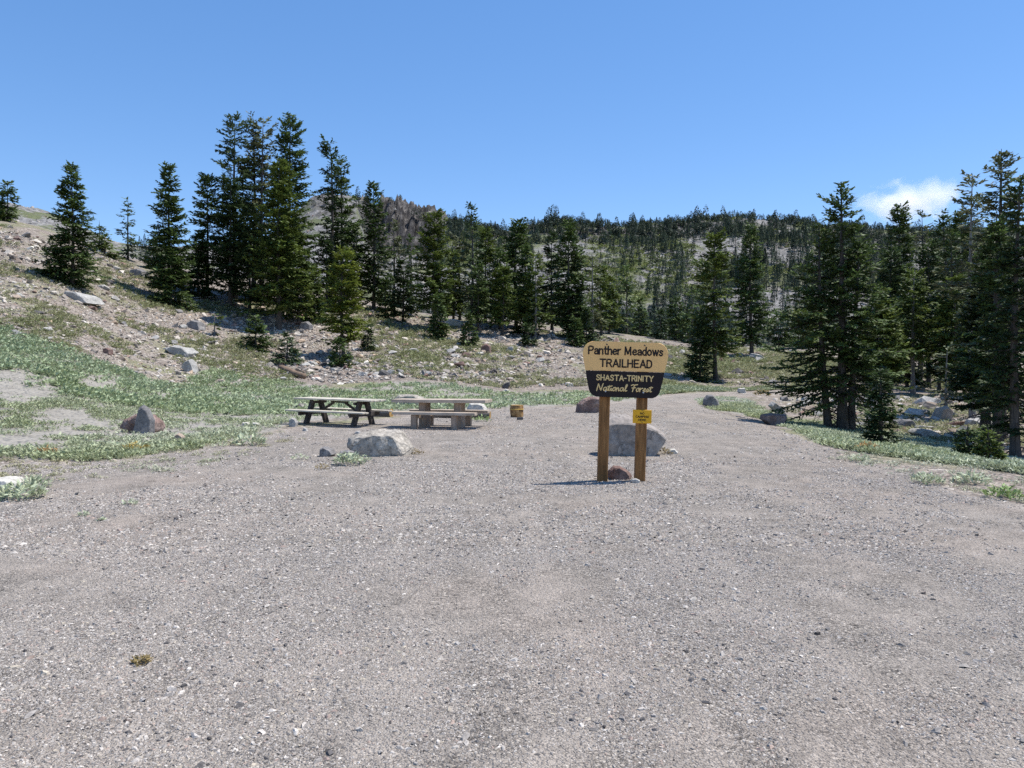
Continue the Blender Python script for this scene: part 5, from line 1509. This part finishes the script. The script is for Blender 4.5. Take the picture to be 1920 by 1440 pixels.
GLY = {
 'P': ([[(0, 0), (0, 1), (.36, 1), (.54, .92), (.56, .72), (.50, .54), (.34, .47), (0, .47)]], .74),
 'M': ([[(0, 0), (.04, 1)], [(.04, 1), (.36, .12)], [(.36, .12), (.68, 1)], [(.68, 1), (.72, 0)]], .98),
 'T': ([[(0, 1), (.64, 1)], [(.32, 1), (.32, 0)]], .84),
 'R': ([[(0, 0), (0, 1), (.36, 1), (.52, .93), (.55, .74), (.48, .57), (.34, .5), (0, .5)], [(.32, .5), (.58, 0)]], .80),
 'A': ([[(0, 0), (.33, 1)], [(.33, 1), (.66, 0)], [(.11, .33), (.55, .33)]], .86),
 'I': ([[(0, 0), (0, 1)]], .30), 'L': ([[(0, 1), (0, 0)], [(0, 0), (.48, 0)]], .70),
 'H': ([[(0, 0), (0, 1)], [(.56, 0), (.56, 1)], [(0, .5), (.56, .5)]], .82),
 'E': ([[(.5, 1), (0, 1)], [(0, 1), (0, 0)], [(0, 0), (.5, 0)], [(0, .51), (.44, .51)]], .74),
 'D': ([[(0, 0), (0, 1)], [(0, 1), (.3, 1), (.5, .88), (.58, .5), (.5, .12), (.3, 0), (0, 0)]], .82),
 'S': ([[(.52, .82), (.44, .96), (.28, 1.0), (.10, .95), (.03, .76), (.14, .58), (.40, .46), (.52, .28), (.47, .08), (.28, 0), (.10, .03), (0, .18)]], .76),
 'N': ([[(0, 0), (0, 1)], [(0, 1), (.56, 0)], [(.56, 0), (.56, 1)]], .82),
 'Y': ([[(0, 1), (.31, .48)], [(.62, 1), (.31, .48)], [(.31, .48), (.31, 0)]], .82),
 'O': ([[(.32, 1), (.10, .9), (0, .5), (.10, .1), (.32, 0), (.54, .1), (.64, .5), (.54, .9), (.32, 1)]], .90),
 'C': ([[(.58, .8), (.46, .97), (.30, 1), (.10, .9), (0, .5), (.10, .1), (.30, 0), (.46, .03), (.58, .2)]], .80),
 'G': ([[(.58, .8), (.46, .97), (.30, 1), (.10, .9), (0, .5), (.10, .1), (.30, 0), (.48, .06), (.58, .22), (.58, .45), (.36, .45)]], .84),
 '-': ([[(0, .45), (.26, .45)]], .48), ' ': ([], .50),
 'a': ([[(.05, .56), (.16, .68), (.30, .68), (.42, .58), (.43, 0)], [(.43, .42), (.18, .38), (.02, .26), (.04, .06), (.20, 0), (.36, .06), (.43, .2)]], .62),
 'n': ([[(0, 0), (0, .68)], [(0, .46), (.12, .64), (.28, .69), (.41, .6), (.43, .4), (.43, 0)]], .62),
 't': ([[(.14, .95), (.14, .14), (.2, .02), (.34, .02)], [(0, .68), (.34, .68)]], .50),
 'h': ([[(0, 0), (0, 1.02)], [(0, .46), (.12, .64), (.28, .69), (.41, .6), (.43, .4), (.43, 0)]], .62),
 'e': ([[(.02, .37), (.47, .37), (.42, .60), (.25, .69), (.07, .6), (0, .35), (.07, .08), (.25, 0), (.45, .11)]], .64),
 'r': ([[(0, 0), (0, .68)], [(0, .42), (.10, .62), (.28, .68)]], .40),
 'd': ([[(.43, 0), (.43, 1.02)], [(.43, .5), (.32, .66), (.2, .69), (.06, .6), (0, .35), (.06, .08), (.2, 0), (.32, .03), (.43, .18)]], .62),
 'o': ([[(.24, .69), (.07, .6), (0, .35), (.07, .09), (.24, 0), (.41, .09), (.48, .35), (.41, .6), (.24, .69)]], .66),
 'w': ([[(0, .68), (.18, 0)], [(.18, 0), (.35, .66)], [(.35, .66), (.52, 0)], [(.52, 0), (.70, .68)]], .86),
 's': ([[(.38, .56), (.22, .69), (.05, .6), (.05, .44), (.33, .28), (.38, .12), (.24, 0), (.08, .02), (0, .13)]], .52),
}

def text_mesh(name, body, width, height, cx, zb, y, mat, parent, r=.009):
    x = 0; strokes = []
    for ch in body:
        ss, adv = GLY[ch]
        for st in ss: strokes.append([(x + p[0], p[1]) for p in st])
        x += adv
    return stroke_mesh(name, strokes, width, height, cx, zb, y, mat, parent, r, 1)

SCRIPT = {
 'N': ([[(0, 0), (.10, .98)], [(.10, .98), (.16, .8), (.42, .12), (.46, .02)], [(.46, .02), (.60, 1.0)]], .66),
 'a': ([[(.42, .44), (.30, .52), (.14, .46), (.06, .25), (.10, .06), (.22, .02), (.34, .14), (.42, .44), (.40, .14), (.46, .03), (.54, .10)]], .52),
 't': ([[(.02, .08), (.12, .40), (.20, .86), (.14, .40), (.12, .12), (.18, .02), (.28, .08)], [(.0, .60), (.34, .66)]], .28),
 'i': ([[(.0, .08), (.12, .48), (.10, .14), (.14, .03), (.24, .10)], [(.16, .70), (.17, .74)]], .22),
 'o': ([[(.30, .50), (.14, .48), (.05, .25), (.12, .03), (.26, .04), (.36, .25), (.30, .50), (.44, .44)]], .40),
 'n': ([[(.0, .46), (.08, .46), (.06, .02)], [(.06, .20), (.20, .48), (.30, .48), (.30, .14), (.34, .03), (.44, .10)]], .42),
 'l': ([[(.0, .08), (.16, .40), (.28, .86), (.24, 1.0), (.14, .92), (.10, .50), (.10, .14), (.16, .02), (.30, .10)]], .34),
 'F': ([[(-.04, .86), (.10, .98), (.30, .92), (.62, 1.0)], [(.30, .92), (.18, .0)], [(.08, .50), (.44, .56)]], .52),
 'r': ([[(.07, .50), (.05, .02)], [(.06, .22), (.16, .44), (.34, .50)]], .40),
 'e': ([[(.0, .16), (.18, .26), (.28, .42), (.18, .52), (.07, .34), (.08, .08), (.20, .02), (.36, .16)]], .34),
 's': ([[(.0, .10), (.16, .52), (.24, .30), (.22, .08), (.10, .02), (.02, .08)], [(.22, .12), (.36, .12)]], .32),
 ' ': ([], .42)}

def stroke_mesh(name, strokes, width, height, cx, zb, y, mat, parent, r, passes):
    """round-ended routed strokes standing slightly proud of the board"""
    xs = [p[0] for q in strokes for p in q]; x0, x1 = min(xs), max(xs)
    acc = Acc()
    for s in strokes:
        p = np.array(s)
        t = np.linspace(0, len(p) - 1, (len(p) - 1) * 5 + 1)
        q = np.stack([np.interp(t, np.arange(len(p)), p[:, k]) for k in (0, 1)], -1)
        if len(p) > 2:
            for _ in range(passes): q[1:-1] = (q[:-2] + 2 * q[1:-1] + q[2:]) / 4
        P = np.stack([(q[:, 0] - (x0 + x1) / 2) / (x1 - x0) * width + cx, np.full(len(q), y), q[:, 1] * height + zb], -1)
        v, f = tube_np(P, np.full(len(P), r), 8)
        v[:, 1] = y + (v[:, 1] - y) * .5
        acc.add(v, f)
        for e in (P[0], P[-1]):
            th = np.linspace(0, 2 * np.pi, 10, endpoint=False)
            w = np.stack([e[0] + r * np.cos(th), np.full(10, y - r * .5 - .0004), e[2] + r * np.sin(th)], -1)
            acc.add(w, np.arange(10)[None])
    v, f = acc.done()
    return mesh_np(name, v, f, mat, parent)

def script_mesh(name, body, width, height, cx, zb, y, mat, parent, r=.0072):
    x = 0; strokes = []
    for ch in body:
        ss, adv = SCRIPT[ch]
        for st in ss: strokes.append([(x + p[0] + p[1] * .10, p[1]) for p in st])
        x += adv
    return stroke_mesh(name, strokes, width, height, cx, zb, y, mat, parent, r, 3)

def trail_sign():
    D0 = 10.85
    s = D0 / F
    gx = (1164 - 960) * s
    g0 = float(zf(np.array([gx]), np.array([D0]))[0])
    e = empty("trailhead_sign", (gx, D0, g0), "tan and dark brown trailhead sign board on two wooden posts, reading Panther Meadows", "sign")
    e.rotation_euler = (0, R(1.7), R(-2))
    for px, top in ((-.262, 1.70), (.262, 1.70)):
        bm = bmesh.new()
        add_box(bm, (px, 0, (top - .4) / 2), (.142, .142, top + .4), None, .006)
        bm_obj("post", bm, M['post'], e)
    zb, zs, zt = 1.180, 1.545, 1.955
    yf, yb = -.119, -.073
    up = [(-.548, zs), ] + [(-.592, zs + .24)] + [(-.592 + .0, zt - .16)][0:0]
    # upper panel: wide, rounded top corners
    right = [(.548, zs), (.578, zs + .14), (.592, zs + .22)] + arc(.592 - .155, zt - .165, .165, 4, 90, 9, .94)
    upper = right + [(-x, z) for x, z in right[::-1]]
    bm = bmesh.new(); prism(bm, upper, yf, yb)
    bmesh.ops.bevel(bm, geom=[x for x in bm.edges if abs(x.verts[0].co.y - x.verts[1].co.y) < 1e-5], offset=.004, segments=1, affect='EDGES')
    up_ = bm_obj("upper_panel", bm, M['sign_tan'], e)
    low = [(.546, zs - .003), (.527, zs - .12)] + arc(.492 - .125, zb + .13, .13, -12 + 0, -90, 9, 1.0)
    low = low + [(-x, z) for x, z in low[::-1]]
    bm = bmesh.new(); prism(bm, low, yf - .003, yb - .003)
    lo_ = bm_obj("lower_panel", bm, M['sign_brown'], e)
    text_mesh("lettering", "Panther Meadows", 1.025, .105, 0.0, zs + .232, yf, M['sign_dark'], up_, .0108)
    text_mesh("lettering", "TRAILHEAD", .715, .100, .01, zs + .060, yf, M['sign_dark'], up_, .0108)
    text_mesh("lettering", "SHASTA-TRINITY", .785, .073, .0, zs - .130, yf - .003, M['sign_cream'], lo_, .0078)
    script_mesh("lettering", "National Forest", .775, .098, .0, zs - .278, yf - .006, M['sign_cream'], lo_, .0078)
    for bx, bz, mt, yy in ((-.262, zt - .042, 'bolt_dark', yf), (.262, zt - .042, 'bolt_dark', yf), (-.262, zb + .078, 'steel', yf - .003), (.262, zb + .078, 'steel', yf - .003)):
        v, f = tube_np(np.array([(bx, yy + .002, bz), (bx, yy - .006, bz), (bx, yy - .007, bz)]), np.array([.0115, .0115, .004]), 10)
        mesh_np("bolt", v, [f, np.arange(20, 30)[None]], M[mt], up_ if mt == 'bolt_dark' else lo_)
    # small plate nailed to the right post
    e.matrix_world  # parent frame
    loc = e.matrix_basis @ Vector((.262, -.0735, .825))
    p = empty("notice_plate", loc, "small yellow notice plate reading No Camping Here, nailed to the right sign post", "notice")
    p.rotation_euler = e.rotation_euler
    bm = bmesh.new(); add_box(bm, (0, -.006, .095), (.262, .012, .19), None, .003)
    pl_ = bm_obj("plate", bm, M['plate'], p)
    text_mesh("lettering", "NO", .052, .026, 0, .126, -.012, M['sign_dark'], pl_, .0036)
    text_mesh("lettering", "CAMPING", .180, .026, 0, .080, -.012, M['sign_dark'], pl_, .0036)
    text_mesh("lettering", "HERE", .105, .026, 0, .034, -.012, M['sign_dark'], pl_, .0036)
    for nz in (.012, .178):
        v, f = tube_np(np.array([(0, -.010, nz), (0, -.016, nz), (0, -.017, nz)]), np.array([.006, .006, .002]), 8)
        mesh_np("nail", v, [f, np.arange(16, 24)[None]], M['bolt_dark'], pl_)
trail_sign()

# ------------------------------------------------------------------ cloud
def cloud():
    D = 3000.0
    k = D / F
    e_c = ((1706 - 960) * k, D, CH + (HZ - 380) * k)
    m, nt, out = new_mat("cloud_vapour")
    tc = nd(nt, "ShaderNodeTexCoord")
    ln = nd(nt, "ShaderNodeVectorMath", operation='LENGTH'); lk(nt, tc.outputs['Object'], ln.inputs[0])
    mp = nd(nt, "ShaderNodeMapping"); lk(nt, tc.outputs['Object'], mp.inputs['Vector']); mp.inputs['Scale'].default_value = (2.4, 2.4, 1.3)
    n = nd(nt, "ShaderNodeTexNoise", Vector=mp.outputs[0], Scale=1.15, Detail=6.0, Roughness=.6, Distortion=.3)
    f = mth(nt, 'SUBTRACT', mth(nt, 'ADD', mth(nt, 'SUBTRACT', 1.0, ln.outputs['Value']), mth(nt, 'MULTIPLY', mth(nt, 'SUBTRACT', n.outputs['Fac'], .5), 2.4)), .28)
    dn = mth(nt, 'MULTIPLY', mth(nt, 'MAXIMUM', f, 0.0), .019)
    v = nd(nt, "ShaderNodeVolumePrincipled")
    v.inputs['Color'].default_value = (1, 1, 1, 1)
    v.inputs['Anisotropy'].default_value = .3
    lk(nt, dn, v.inputs['Density'])
    lk(nt, v.outputs[0], out.inputs['Volume'])
    bm = bmesh.new()
    bmesh.ops.create_icosphere(bm, subdivisions=3, radius=1.0)
    o = bm_obj("cloud", bm, m, loc=e_c)
    o.scale = (108 * k, 120 * k, 47 * k)
    tag(o, "small white cloud above the right wood", "cloud")
cloud()
